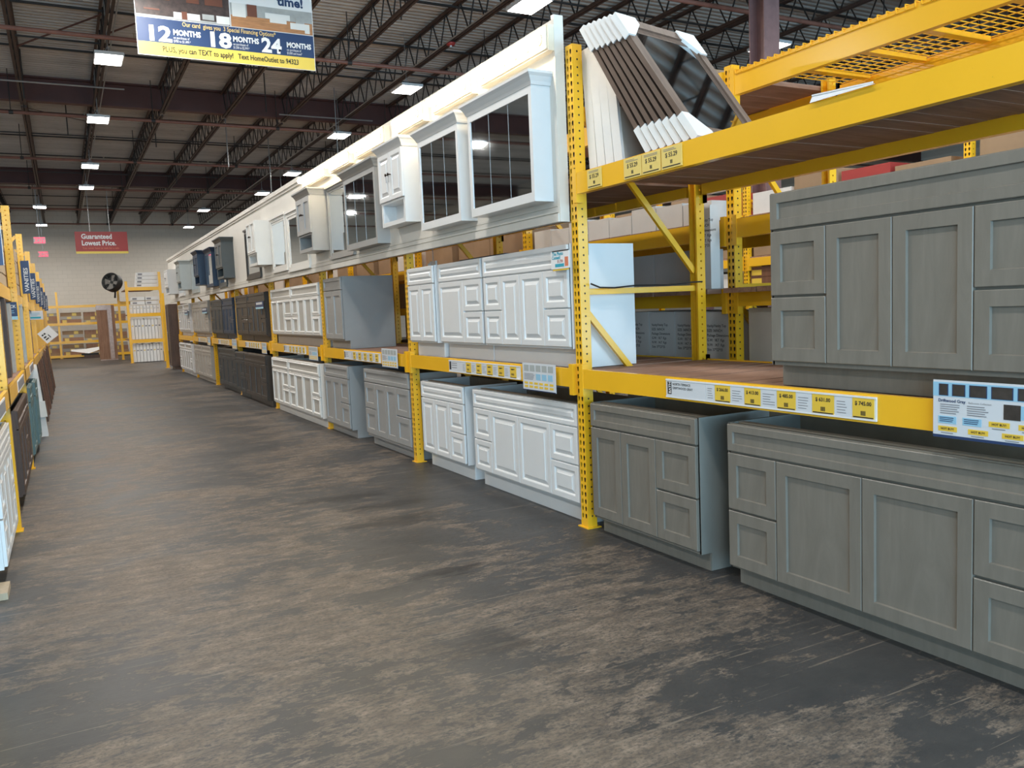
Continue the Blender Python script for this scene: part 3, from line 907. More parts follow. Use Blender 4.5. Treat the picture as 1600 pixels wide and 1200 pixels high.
def wall_cabinet(label, yfar, ynear, z0, z1, depth, mat, zd, style='shaker', crowned=True, knobs=True, smat=None):
    w = yfar - ynear
    t = thing('wall_cabinet', label, 'wall cabinet', (XP - depth, yfar, z0), FACE_AISLE_R, 'wall mirrors and cabinets')
    H = z1 - z0
    hc = 0.085 if crowned else 0.0
    s = 0.018
    zc = zd - z0
    b = MB()
    b.box(0, 0, 0, s, depth, H - hc).box(w - s, 0, 0, w, depth, H - hc).box(s, 0, 0, w - s, depth, s).box(s, 0, zc - s, w - s, depth, zc)
    b.box(s, 0, H - hc - s, w - s, depth, H - hc).box(s, depth - 0.008, 0, w - s, depth, H - hc).box(s, 0.003, zc, w - s, 0.018, H - hc - s)
    b.box(s, -0.0, s, s + 0.022, 0.016, zc - s).box(w - s - 0.022, 0, s, w - s, 0.016, zc - s).box(s + .022, 0, s, w - s - .022, 0.014, s + 0.022)
    b.build('body', smat or mat, t)
    if crowned:
        crown(MB(), w, depth, H - hc).build('crown', mat, t)
    dwid = (w - 0.012) / 2
    for i in range(2):
        d = front(t, 'door', 0.004 + i * (dwid + 0.004), zc + 0.004, dwid, H - hc - zc - 0.010, style, mat, mat)
        if knobs:
            kx = dwid - 0.03 if i == 0 else 0.03
            MB().rod((kx, -0.045, (H - hc - zc) * 0.52), (kx, -0.02, (H - hc - zc) * 0.52), 0.006, 6).lathe([(0.003, -0.058), (0.014, -0.054), (0.014, -0.046), (0.004, -0.042)], 8, (kx, 0, (H - hc - zc) * 0.52), 1).build('knob', 'bronze', d)
            MB().bar((kx, -0.045, (H - hc - zc) * 0.50), (kx, -0.045, (H - hc - zc) * 0.36), 0.004).build('pull_string', 'ink_grey', d)
    return t
def wall_mirror(label, yfar, ynear, z0, z1, mat, fw=0.055, th=0.032, lip=0.03, glass='mirror'):
    w, H = yfar - ynear, z1 - z0
    t = thing('framed_mirror', label, 'mirror', (XP - th, yfar, z0), FACE_AISLE_R, 'wall mirrors and cabinets')
    fr = MB()
    for a, b, o in ((0, fw * 0.55, 0), (fw * 0.55, fw, 0.010)):
        fr.box(a, o, a, a + (b - a), th, H - a).box(w - b, o, a, w - a, th, H - a)
        fr.box(b, o, a, w - b, th, b).box(b, o, H - b, w - b, th, H - a)
    fr.build('frame', mat, t)
    if lip:
        MB().box(-0.02, -0.02, H, w + 0.02, th, H + lip).box(-0.02, -0.012, -lip * 0.7, w + 0.02, th, 0).build('ledge', mat, t)
    MB().box(fw, th * 0.55, fw, w - fw, th * 0.8, H - fw).build('mirror_glass', glass, t)
    return t
mirror_cabinet('largest white mirror cabinet with three mirror doors beside the yellow upright', 5.865, 4.885, 2.24, 3.085, 0.14, 'white_paint')
mc2 = mirror_cabinet('narrower white mirror cabinet, second from the yellow upright', 6.895, 6.065, 2.24, 3.085, 0.136, 'white_paint')
wall_cabinet('white wall cabinet with two doors over an open cubby', 7.865, 7.235, 2.36, 3.125, 0.152, 'white_paint', 2.588, 'raised')
mirror_cabinet('grey mirror cabinet with three mirror doors', 9.11, 8.075, 2.235, 3.085, 0.13, 'shaker_grey')
wall_mirror('grey framed mirror between the grey mirror cabinet and grey wall cabinet', 10.13, 9.20, 2.225, 3.06, 'shaker_grey')
wall_cabinet('grey wall cabinet with open cubby under the last lit bulbs', 10.89, 10.24, 2.335, 3.095, 0.21, 'shaker_grey', 2.55)
wall_mirror('antique white framed mirror beside the grey wall cabinet', 12.27, 11.13, 2.19, 3.0, 'antique_white', 0.09)
wall_mirror('antique white framed mirror beside the antique white wall cabinet', 13.30, 12.37, 2.23, 3.02, 'antique_white', 0.075)
wall_cabinet('antique white wall cabinet with open cubby and no crown', 14.11, 13.46, 2.36, 3.055, 0.225, 'antique_white', 2.55, 'recess', crowned=False)
wall_mirror('espresso framed mirror behind the antique white wall cabinet', 15.40, 14.25, 2.22, 3.05, 'espresso', 0.08)
wall_cabinet('slate grey wall cabinet with open cubby', 17.42, 16.68, 2.315, 3.09, 0.21, 'slate_grey', 2.52)
wall_mirror('dark grey framed mirror behind the slate grey wall cabinet', 18.42, 17.50, 2.20, 3.02, 'slate_grey', 0.08)
mirror_cabinet('navy mirror cabinet between the slate grey and navy cabinets', 19.42, 18.52, 2.235, 3.05, 0.12, 'navy')
wall_cabinet('navy blue wall cabinet with open cubby', 20.45, 19.75, 2.315, 3.08, 0.225, 'navy', 2.52)
wall_mirror('pale grey framed mirror beside the navy wall cabinet', 22.55, 21.4, 2.22, 3.02, 'pale_grey', 0.08)
wall_cabinet('pale grey wall cabinet with open cubby', 23.5, 22.78, 2.32, 3.06, 0.25, 'pale_grey', 2.52)
wall_cabinet('far white wall cabinet at the end of the display wall', 26.5, 25.63, 2.30, 3.0, 0.24, 'white_paint', 2.5, 'raised', crowned=False)
wall_mirror('far white framed mirror beside the far white wall cabinet', 25.3, 24.1, 2.22, 3.0, 'white_paint', 0.08)

# vanity light bars with globe bulbs
for i, (yf, yn, nb, lab) in enumerate([(5.80, 4.79, 6, 'longest lit globe bulb bar above the largest white mirror cabinet'),
                                       (6.72, 5.95, 4, 'lit globe bulb bar above the narrower white mirror cabinet'),
                                       (7.57, 6.93, 3, 'lit globe bulb bar above the white wall cabinet'),
                                       (8.88, 7.94, 5, 'lit globe bulb bar above the grey mirror cabinet'),
                                       (9.86, 9.09, 4, 'lit globe bulb bar above the grey framed mirror'),
                                       (11.10, 10.05, 5, 'lit globe bulb bar above the grey wall cabinet')]):
    w = yf - yn
    t = thing('light_bar', lab, 'light bar', (XP - 0.07, yf, 3.205), FACE_AISLE_R, 'lit vanity light bars')
    MB().box(0, 0.012, 0, w, 0.07, 0.165).box(0.012, 0.0, 0.012, w - 0.012, 0.012, 0.153).build('back_plate', 'light_plate', t)
    for b in range(nb):
        x = w * (b + 0.5) / nb
        s = MB().lathe([(0.036, 0.0), (0.036, -0.012), (0.026, -0.016), (0.026, -0.03)], 12, (x, 0, 0.082), 1).build('socket', 'light_plate', t)
        MB().lathe([(0.034 * math.sin(R(a)), -0.052 + 0.034 * math.cos(R(a))) for a in range(0, 181, 20)], 14, (x, 0, 0.082), 1).build('bulb', 'bulb', s, smooth=True)
# ------------------------------------------------------------------ price strips and cards on the beams
def price_strip(label, yfar, z, L, hdr, tags, prices=None, title=None, h=0.105, x=3.018):
    t = thing('price_strip', label, 'price strip', (x, yfar, z), FACE_AISLE_R, 'price strips on the shelf beams')
    MB().box(0, 0.004, 0, L, 0.010, h).box(0, 0.0, 0, L, 0.004, 0.008).box(0, 0.0, h - 0.008, L, 0.004, h).build('holder', 'sign_white', t)
    hc = MB().box(0.006, 0.002, 0.009, hdr, 0.0038, h - 0.009).build('header_card', 'paper_white', t)
    MB().box(0.016, 0.0012, 0.02, 0.05, 0.0019, h - 0.014).build('black_band', 'ink', hc)
    if title:
        text(hc, title[0], 0.026, 0.045, 0.0008, 0.024, 'sign_white', up=True, bold=0.0006)
        for i, s in enumerate(title[1:]):
            text(hc, s, 0.019, 0.06, 0.0012, h - 0.033 - i * 0.022, 'ink' if i < 2 else 'ink_grey', bold=0.0003)
    else:
        lines(0.06, hdr * 0.75, [h * 0.35, h * 0.55, h * 0.72], 0.0012, 0.006, seed=int(yfar * 7)).build('print_lines', 'ink_grey', hc)
    for i, (a, b) in enumerate(tags):
        prev = hdr + 0.004 if i == 0 else tags[i - 1][1] + 0.004
        d = MB().box(prev, 0.002, 0.009, a - 0.003, 0.0038, h - 0.009).build('description_card', 'paper_white', t)
        lines(prev + 0.012, a - 0.012, [0.022 + 0.0125 * k for k in range(5)], 0.0012, 0.003, seed=i).build('print_lines', 'ink_grey', d)
        c = MB().box(a, 0.0015, 0.009, b, 0.0038, h - 0.009).build('price_card', 'tag_yellow', t)
        MB().box(a + 0.004, 0.0008, 0.010, b - 0.004, 0.0014, 0.015).build('rule', 'ink', c)
        if prices:
            text(c, prices[i], 0.024, (a + b) / 2, 0.0008, h - 0.040, 'ink', 'CENTER', 0.0007)
            text(c, '|||||', 0.020, (a + b) / 2, 0.0008, 0.026, 'ink', 'CENTER', 0.0009)
        else:
            lines(a + 0.02, b - 0.02, [h * 0.28, h * 0.36, h * 0.66, h * 0.70], 0.0008, 0.005, seed=9).build('print_lines', 'ink', c)
    return t
price_strip('price strip with five readable prices under the driftwood grey shelf', 3.765, 0.988, 1.405, 0.335,
            [(.408, .522), (.626, .736), (.845, .961), (1.061, 1.184), (1.284, 1.395)],
            ['$ 266.00', '$ 413.00', '$ 485.00', '$ 631.00', '$ 745.00'], ['BATH', 'NORTH TERRACE', 'DRIFTWOOD GRAY'])
gen = [(.38, .49), (.60, .71), (.82, .93), (1.04, 1.15), (1.26, 1.32)]
gen = [(0.36 + 0.2 * i, 0.46 + 0.2 * i) for i in range(5)]
for k, yf, nm in ((0, 6.82, 'raised panel white'), (1, 9.98, 'light grey shaker'), (2, 13.15, 'antique white'), (3, 16.28, 'espresso'), (4, 19.4, 'navy'), (5, 22.5, 'greige')):
    price_strip('price strip with yellow cards on the beam under the %s shelf' % nm, yf, 0.985, 1.32, 0.28, gen)
def spec_card(label, yfar, w, z0, z1, x=3.005, seed=0):
    t = thing('product_card', label, 'product card', (x, yfar, z0), FACE_AISLE_R, 'product cards hung on the shelf beams')
    H = z1 - z0
    MB().box(0, 0, 0, w, 0.004, H).build('card', 'paper_white', t)
    for i in range(5):
        c = MB().box(w * (0.05 + i * 0.185), -0.001, H * 0.70, w * (0.20 + i * 0.185), 0.0, H * 0.93).build('cabinet_picture', 'pale_grey', t)
    for i in range(3):
        MB().box(w * (0.42 + i * 0.18), -0.001, H * 0.40, w * (0.56 + i * 0.18), 0.0, H * 0.62).build('cabinet_picture', 'paper_blue', t)
    lines(w * 0.05, w * 0.38, [H * (0.40 + 0.05 * k) for k in range(5)], -0.001, H * 0.02, seed=seed).build('print_lines', 'ink_grey', t)
    for r in range(2):
        for i in range(6):
            MB().box(w * (0.05 + i * 0.155), -0.001, H * (0.10 + r * 0.13), w * (0.16 + i * 0.155), 0.0, H * (0.18 + r * 0.13)).build('price_chip', 'tag_yellow', t)
    MB().box(0, -0.001, 0, w, 0.0, H * 0.03).build('foot_band', 'sign_navy', t)
for yf, w, z0, z1, nm in ((5.43, .47, .92, 1.123, 'raised panel white'), (8.56, .47, .95, 1.152, 'light grey shaker'), (11.60, .45, .915, 1.105, 'antique white'),
                          (14.75, .38, .91, 1.10, 'espresso'), (17.62, .5, .92, 1.12, 'navy'), (20.9, .45, .92, 1.12, 'greige')):
    spec_card('white product card with yellow price chips under the %s shelf' % nm, yf, w, z0, z1, seed=int(yf))
# the large product card at the right edge
t = thing('product_card', 'large blue and white product card headed Driftwood Gray at the right edge', 'product card', (3.0, 2.082, 0.962), FACE_AISLE_R, 'product cards hung on the shelf beams')
wC, hC = 0.72, 0.226
MB().box(0, 0, 0, wC, 0.004, hC).build('card', 'paper_white', t)
b_ = MB().box(0.0, -0.0008, 0.163, wC, 0.0, 0.218).build('blue_band', 'paper_blue', t)
x = 0.026
for w in (0.036, 0.050, 0.066, 0.078, 0.105, 0.125, 0.13):
    MB().box(x - .002, -0.0012, 0.166, x + w + .002, -0.0008, 0.212).build('picture_border', 'sign_navy', b_)
    MB().box(x + .002, -0.0016, 0.168, x + w - .002, -0.0012, 0.210).build('vanity_picture', 'swatch_dark', b_)
    x += w + 0.019
b2 = MB().box(0.305, -0.0008, 0.098, wC, 0.0, 0.148).build('blue_band', 'paper_blue', t)
MB().box(0.28, -0.0012, 0.094, 0.342, -0.0008, 0.150).build('vanity_picture', 'swatch_dark', b2)
for xx in (0.372, 0.478, 0.60):
    MB().box(xx, -0.0012, 0.094, xx + 0.08, -0.0008, 0.150).build('picture_border', 'sign_navy', b2)
    MB().box(xx + .006, -0.0016, 0.099, xx + 0.074, -0.0012, 0.145).build('mirror_picture', 'paper_white', b2)
text(t, 'Driftwood Gray', 0.017, 0.022, -0.0012, 0.141, 'sign_navy', bold=0.0004)
text(t, 'Bathroom Collection', 0.0105, 0.145, -0.0012, 0.141, 'ink_grey')
lines(0.03, 0.125, [0.096 + 0.0085 * k for k in range(5)], -0.0012, 0.003, seed=3).build('print_lines', 'ink_grey', t)
lines(0.14, 0.25, [0.096 + 0.0085 * k for k in range(5)], -0.0012, 0.003, seed=4).build('print_lines', 'ink_grey', t)
for xx in (0.022, 0.122):
    c = MB().box(xx, -0.001, 0.057, xx + 0.075, 0.0, 0.086).build('blue_chip', 'paper_blue', t)
    lines(xx + .006, xx + 0.07, [0.064, 0.071, 0.078], -0.0016, 0.003, seed=5).build('print_lines', 'sign_navy', c)
for xx, zz in [(0.225, .062), (0.335, .060), (0.45, .058), (0.57, .056), (0.022, .026), (0.145, .024), (0.275, .023), (0.41, .022), (0.55, .021)]:
    c = MB().box(xx, -0.001, zz, xx + 0.078, 0.0, zz + 0.020).build('price_chip', 'tag_yellow', t)
    text(c, 'HOT BUY!', 0.012, xx + 0.039, -0.0016, zz + 0.006, 'ink', 'CENTER', 0.0003)
    lines(xx + .012, xx + 0.066, [zz - 0.008], -0.0012, 0.003).build('print_lines', 'ink_grey', c)
MB().box(0, -0.001, 0.0, wC, 0.0, 0.011).build('foot_band', 'sign_navy', t)
# pale tags on the upper beam
for i, (yf, w) in enumerate([(4.505, .155), (4.112, .168), (3.935, .165), (3.757, .172)]):
    t = thing('price_tag', ['pale yellow price tag nearest the yellow upright on the upper beam', 'pale yellow price tag, first of three under the leaning mirrors',
                            'pale yellow price tag, middle of three under the leaning mirrors', 'pale yellow price tag, last of three under the leaning mirrors'][i],
              'price tag', (3.022, yf, 2.268), FACE_AISLE_R, 'price tags on the upper beam')
    MB().box(0, 0, 0, w, 0.006, 0.118).build('card', 'tag_pale', t)
    text(t, '$ 55.29', 0.034, w / 2, -0.001, 0.062, 'ink', 'CENTER', 0.0006)
    text(t, '||||', 0.02, w / 2, -0.001, 0.030, 'ink', 'CENTER', 0.0008)
    MB().box(0.01, -0.001, 0.008, w - 0.012, 0.0, 0.014).build('rule', 'ink', t)
    lines(0.02, w - 0.02, [0.104, 0.096], -0.001, 0.003, seed=i).build('print_lines', 'ink_grey', t)
# small signs clipped to vanities
t = thing('promo_card', 'white and turquoise photo contest card clipped beside the yellow upright', 'card', (3.005, 4.962, 1.785), FACE_AISLE_R)
MB().box(0, 0, 0, 0.235, 0.004, 0.118).build('card', 'sign_white', t)
MB().box(0.02, -0.001, 0.116, 0.225, 0.006, 0.124).build('clip', 'black_plastic', t)
MB().box(0.02, 0.002, -0.012, 0.22, 0.005, 0.0).build('edge', 'tag_yellow', t)
text(t, 'The Photo', 0.033, 0.02, -0.001, 0.091, 'sign_teal', bold=0.0012)
text(t, 'Contest!', 0.031, 0.015, -0.001, 0.066, 'sign_teal', bold=0.0012)
text(t, '$1,750', 0.026, 0.085, -0.001, 0.042, 'sign_red', bold=0.0004)
MB().box(0.055, -0.001, 0.012, 0.17, 0.0, 0.034).build('band', 'sign_teal', t)
MB().box(0.18, -0.001, 0.014, 0.222, 0.0, 0.076).build('picture', 'sign_orange', t)
for yf, z0, nm, w in ((14.91, 1.68, 'espresso', .62), (21.25, 1.68, 'greige', .75), (24.5, 1.68, 'far white', .62)):
    t = thing('shelf_sign', 'small navy sale sign hung in front of the %s vanities' % nm, 'sign', (2.985, yf, z0), FACE_AISLE_R, 'small navy sale signs')
    MB().box(0, 0, 0, w, 0.006, 0.125).build('card', 'sign_navy', t)
    lines(0.06, w * 0.9, [0.075, 0.095], -0.001, 0.014, seed=2).build('print_lines', 'sign_white', t)
    MB().box(0, -0.001, 0, w, 0.0, 0.03).build('band', 'paper_sky', t)
# cloth pad and cord tied to the frame, clear sleeve on the beam
crd = MB()
pts = [(3.13, 4.665, 1.672), (3.20, 4.66, 1.645), (3.32, 4.66, 1.640), (3.5, 4.66, 1.652), (3.75, 4.662, 1.648), (4.0, 4.665, 1.662), (4.1, 4.668, 1.664)]
for a, b in zip(pts[:-1], pts[1:]):
    crd.rod(a, b, 0.006, 6)
tag(crd.build('power_cord', 'cable_black'), 'thin black cord lying along the frame strut by the first yellow upright', 'cord')
t = thing('junction_box', 'small grey box fixed to the side of the shelf vanity', 'box', (3.16, 4.775, 1.87), 0)
MB().box(0, 0, 0, 0.035, 0.02, 0.14).box(0.005, -0.003, 0.01, 0.03, 0.0, 0.13).build('body', 'slate_grey', t)
t = thing('plastic_sleeve', 'crumpled clear plastic label sleeve bent over the upper yellow beam', 'label sleeve', (3.015, 2.70, 2.392), FACE_AISLE_R)
MB().add([(0, 0, 0.0), (0.34, 0.0, 0.0), (0.30, 0.012, 0.012), (0.0, 0.02, 0.035), (0, 0.004, 0.0), (0.34, 0.004, 0.0), (0.30, 0.016, 0.012), (0.0, 0.024, 0.035)], [(0, 1, 2, 3), (7, 6, 5, 4), (0, 4, 5, 1), (2, 6, 7, 3), (3, 7, 4, 0)]).build('sleeve', 'paper_white', t)
MB().bar((0.0, 0.016, 0.034), (0.32, 0.012, 0.012), 0.006).build('edge', 'sign_white', t)

# ------------------------------------------------------------------ framed mirrors leaning on the upper shelf
def leaning(label, base, yaw, lean, w, H, th, mat, corner, face, glass=True, group='framed mirrors on the upper shelf', name='framed_mirror', cat='mirror'):
    """stands on its bottom edge at base; front face looks to local -y, top leans to +y"""
    t = thing(name, label, cat, base, group=group)
    t.rotation_euler = (Matrix.Rotation(yaw, 3, 'Z') @ Matrix.Rotation(-lean, 3, 'X')).to_euler()
    fw = 0.105
    if glass:
        fr = MB()
        for a, b, o in ((0.0, fw * 0.6, 0.0), (fw * 0.6, fw, 0.012)):
            fr.box(a, o, a, b, th, H - a).box(w - b, o, a, w - a, th, H - a).box(b, o, a, w - b, th, b).box(b, o, H - b, w - b, th, H - a)
        fr.build('frame', mat, t)
        MB().box(fw, th * 0.45, fw, w - fw, th * 0.7, H - fw).build('mirror_glass', 'filmed_mirror', t)
    else:
        MB().box(0, 0, 0, w, th, H).build('carton', mat, t)
    if corner:
        c = 0.17
        for cx, cz, sx, sz in ((0, 0, 1, 1), (0, H, 1, -1), (w, H, -1, -1), (w, 0, -1, 1)):
            e = 0.010
            p = [(cx - sx * e, cz - sz * e), (cx + sx * c, cz - sz * e), (cx + sx * c, cz + sz * 0.05), (cx + sx * 0.05, cz + sz * c), (cx - sx * e, cz + sz * c)]
            if sx * sz < 0:
                p = p[::-1]
            MB().prism([(a, b) for a, b in p][::-1], -e, th + e * 0.4, 1).build('corner_guard', 'white_card', t)
    return t
for i in range(7):
    f_ = i / 6.0
    leaning('walnut framed mirror with white corner guards, %s' % ['farthest back in the leaning row', 'second from the back of the leaning row', 'third from the back of the leaning row', 'middle of the leaning row',
            'third from the front of the leaning row', 'second from the front of the leaning row', 'frontmost of the leaning row, its glass in view'][i],
            (3.125, 3.985 - 0.068 * i, 2.43), R(13), R(31 + 4 * f_), 0.74, 0.965, 0.030, 'mirror_brown', True, True)
for i in range(4):
    fc = leaning('white framed carton standing on edge, %s' % ['against the yellow upright', 'second from the yellow upright', 'third from the yellow upright', 'nearest the walnut mirrors'][i],
            (3.15, 4.575 - 0.094 * i, 2.40), R(4), R(4.0 + 0.8 * i), 0.62, 0.80 - 0.012 * (i % 2), 0.078, 'white_card', False, False, False, 'white cartons on the upper shelf', 'flat_carton', 'carton')
MB().box(0.02, -0.004, 0.02, 0.60, -0.0005, 0.36).build('grey_print', 'greige', fc)
MB().box(0.02, -0.004, 0.36, 0.60, -0.0005, 0.76).build('brown_print', 'walnut', fc)


# ------------------------------------------------------------------ cartons in the second row and beyond
def carton(label, x0, y0, z0, w, d, h, mat, printed=None, group='cartons in the second rack row', mark=None):
    """x depth w, y width d"""
    t = thing('carton', label, 'carton', (x0, y0 + d, z0), FACE_AISLE_R, group)
    MB().box(0, 0, 0, d, w, h).build('box', mat, t)
    MB().box(d * 0.02, w * 0.47, h, d * 0.98, w * 0.53, h + 0.001).build('tape', 'raw_birch', t)
    if printed:
        text(t, printed, 0.030, d * 0.08, -0.001, printed_z(h), 'ink', bold=0.0003, space=1.25)
    if mark:
        MB().add([(d * .2, -0.001, h * .62), (d * .2, -0.001, h * .42), (d * .45, -0.001, h * .70)], [(0, 1, 2)]).build('triangle_mark', 'ink', t)
    return t
def printed_z(h):
    return h - 0.12
PT = 'Vanity/Vanity Top\nSIZE: 36INCH\nPackage Dimensions\nG.W:  18.7  Kgs\nN.W:  14.7  Kgs\nSize: 37*22*35'
spots = [(5.82, .34), (5.475, .335), (5.135, .33), (4.83, .27)]
for i, (y0, d) in enumerate(spots):
    carton('pale grey printed carton below eye level, %s from the second row post' % ['fourth', 'third', 'second', 'first'][i], 4.50, y0, 0.0, 0.5, d, 1.446 - 0.004 * i, 'white_carton', PT)
carton('plain grey carton with black triangle right of the second row post', 4.52, 4.02, 0.0, 0.6, 0.62, 1.455, 'grey_carton', None, mark=True)
carton('plain grey carton hidden behind the shelf vanity', 4.52, 3.36, 0.0, 0.6, 0.62, 1.455, 'grey_carton')
t = carton('tall white printed carton rising past the upper second row beam', 4.295, 4.79, 1.613, 0.09, 0.20, 0.62, 'white_carton', PT)
for i in range(4):
    carton('long pale carton on the eye level shelf, %s behind the white vanities' % ordn[i], 4.52, 5.14 + 0.62 * i, 1.612, 0.22, 0.61, 0.32, 'grey_carton')
for i in range(8):
    carton('white carton on the upper second row shelf, %s from the yellow upright' % ordn[i], 4.50, 5.0 + 0.345 * i, 2.128, 0.2, 0.335, 0.17 + 0.02 * (i % 3), 'white_carton')
for k, y0 in enumerate((8.1, 8.9, 9.7, 11.3, 12.2, 14.5, 15.6, 17.6, 20.9)):
    carton('brown carton on the eye level second row shelf, %s along the aisle' % ordn[k], 4.52, y0, 1.612, 0.6, 0.7, 0.33, 'cardboard' if k % 2 else 'grey_carton')
for k, y0 in enumerate((8.2, 9.1, 11.4, 14.6)):
    carton('dark carton on the floor of the second row, %s along the aisle' % ordn[k], 4.55, y0, 0.0, 0.6, 0.8, 1.1, 'walnut')
CT = ['', 'nearest the white vanities', 'second past the white vanities', 'third past the white vanities', 'nearest of three over the antique white vanities', 'middle of three over the antique white vanities', 'farthest of three over the antique white vanities', 'nearest of three over the espresso vanities', 'middle of three over the espresso vanities', 'farthest of three over the espresso vanities', 'nearest of three over the navy vanities', 'middle of three over the navy vanities', 'farthest of three over the navy vanities', 'nearest of three over the greige vanities', 'middle of three over the greige vanities', 'farthest of three over the greige vanities', 'nearest of three over the far white vanities', 'middle of three over the far white vanities', 'farthest of three over the far white vanities', 'last']
j = 0
yy = 7.98
while yy < 25.5:
    nxt = min([Y0R + BAY * k for k in range(1, 9) if Y0R + BAY * k > yy])
    if yy + 0.92 > nxt - 0.03:
        yy = nxt + 0.11
        continue
    j += 1
    carton('%s carton high in the second row, %s' % ('brown' if j % 4 else 'white', CT[j]), 4.50 + 0.03 * (j % 3), yy, 2.128, 0.6, 0.88, 0.40 + 0.06 * (j % 3), 'cardboard' if j % 4 else 'white_carton')
    yy += 0.95
# third rack row across the next aisle
for k in range(-1, 3):
    rack_frame('yellow frame of the third rack row across the next aisle, %s' % ordn[k + 1], 8.2, Y0R + BAY * k + 0.6, 1.09, 3.23, 1, group='third row rack frames')
for k in range(-1, 2):
    y = Y0R + BAY * k + 0.6 + PW + 0.045
    for z, nm in ((1.55, 'lower'), (2.05, 'middle'), (2.6, 'upper')):
        beam('yellow %s beam of the third rack row, %s bay' % (nm, ordn[k + 1]), 8.18, y, z, BAY - PW - 0.09, h=0.11, group='third row beams')
        plank_deck('%s plank deck of the third rack row, %s bay' % (nm, ordn[k + 1]), 8.2, 9.25, y, BAY - PW - 0.09, z + 0.02, w=0.5, group='third row decks')
n = 0
for k in range(-1, 2):
    for zi, (z, hh) in enumerate(((1.575, 0.34), (2.075, 0.38), (2.625, 0.4))):
        for j in range(4):
            n += 1
            if (k, zi, j) == (0, 0, 3):
                continue
            y = Y0R + BAY * k + 0.85 + 0.72 * j
            carton('%s carton on the %s shelf of the third rack row, bay %s, box %s' % (['brown', 'white', 'brown', 'red' if zi == 2 else 'brown'][(j + zi + k) % 4], ['lower', 'middle', 'upper'][zi], ordn[k + 1], ordn[j]),
                   8.25, y, z, 0.7, 0.66, hh * (0.7 + 0.3 * ((j * 7 + k) % 3) / 2), ['cardboard', 'white_carton', 'cardboard', 'sign_red' if zi == 2 else 'cardboard'][(j + zi + k) % 4], group='cartons of the third rack row')
for j in range(4):
    t = thing('tile_box', 'brown tile box with a yellow label across the next aisle, %s in its stack' % ['lowest', 'second', 'third', 'topmost'][j], 'box', (8.22, 8.39, 1.572 + 0.112 * j), FACE_AISLE_R, 'labelled tile boxes')
    MB().box(0, 0, 0, 0.36, 0.4, 0.108).build('box', 'red_oak', t)
    MB().box(0.02, -0.002, 0.02, 0.20, 0.0, 0.09).build('label', 'tag_yellow', t)
# brown carton and pallet on the second row top behind the walnut mirrors
carton('large brown carton on top of the second row behind the walnut mirrors', 4.95, 5.75, 3.19, 0.5, 1.3, 0.36, 'cardboard')
plank_deck('plank deck on the top level of the second row', X2 + 0.01, X2 + 1.08, yB - 0.04, LA + 0.08, 3.185, w=0.3, group='second row decks')
# hanging white fittings seen through the half empty shelf
t = thing('white_bracket', 'white metal bracket hanging in the half empty shelf bay', 'bracket', (3.4, 8.05, 1.78), FACE_AISLE_R)
MB().box(0, 0, 0, 0.16, 0.02, 0.26).box(0.0, -0.02, 0.02, 0.02, 0.0, 0.24).build('plate', 'white_paint', t)
MB().rod((0.08, 0.01, 0.26), (0.08, 0.01, 0.58), 0.004, 6).build('hook', 'conduit', t)
t = thing('blue_tray', 'dark blue tray lying on top of the white shelf vanities', 'tray', (3.35, 7.2, 1.952), FACE_AISLE_R)
MB().box(0, 0, 0, 0.9, 0.4, 0.012).box(0, 0, 0.012, 0.9, 0.012, 0.045).box(0, 0.388, 0.012, 0.9, 0.4, 0.045).box(0, 0.012, 0.012, 0.012, 0.388, 0.045).box(0.888, 0.012, 0.012, 0.9, 0.388, 0.045).build('body', 'navy', t)
# ------------------------------------------------------------------ left racks
XL = -0.40
YL = [7.24 + 3.12 * k for k in range(0, 8)]
LN = ['nearest the camera', 'second from the camera', 'third from the camera', 'fourth from the camera', 'fifth from the camera', 'sixth from the camera', 'seventh from the camera', 'eighth from the camera']
for k, y in enumerate(YL):
    rack_frame('yellow upright frame of the left racks, ' + LN[k], XL, y, 1.09, 2.83, -1, group='left rack frames')
rack_frame('yellow upright frame of the left racks just outside the left edge', XL, YL[0] - 3.12, 1.09, 2.83, -1, group='left rack frames')
for k in range(-1, 7):
    y = 7.24 + 3.12 * k + PW + 0.045
    L = 3.12 - PW - 0.09
    nm = ordn[k + 1]
    beam('yellow lower beam of the left racks, %s bay from the camera' % nm, XL + 0.004, y, 1.085, L, sgn=-1, group='left rack beams')
    beam('yellow upper beam of the left racks, %s bay from the camera' % nm, XL - 0.06, y, 1.95, L, sgn=-1, group='left rack beams')
    plank_deck('lower plank deck of the left racks, %s bay from the camera' % nm, XL - 1.04, XL - 0.03, y - 0.04, L + 0.08, 1.08, w=0.3, group='left rack decks')
    plank_deck('upper plank deck of the left racks, %s bay from the camera' % nm, XL - 1.04, XL - 0.08, y - 0.04, L + 0.08, 1.945, w=0.3, group='left rack decks')
lw = dict(rz=FACE_AISLE_L, group='vanities under the left racks')
vanity('white raised panel vanity on the floor at the left edge', (-0.425, 5.72, 0), 1.36, 0.86, [(W_, .33), (D, .36), (D, .36), (W_, .33)], 'raised', 'white_paint', fz=0.70, dz=0.12, **lw)
vanity('dark walnut vanity on the floor under the left racks', (-0.415, 8.12, 0), 2.15, 0.845, [(D, .5), (D, .5), (W_, .5), (D, .5)], 'shaker', 'walnut', fz=0.68, dz=0.12, **lw)
vanity('teal vanity on the floor under the left racks, nearer one', (-0.40, 10.62, 0), 0.92, 0.87, [(D, .4), (D, .4)], 'shaker', 'teal', fz=0.87 - 0.165, dz=0.12, **lw)
vanity('teal vanity on the floor under the left racks, farther one', (-0.375, 11.60, 0), 0.92, 0.87, [(D, .4), (D, .4)], 'shaker', 'teal', fz=0.87 - 0.165, dz=0.12, **lw)
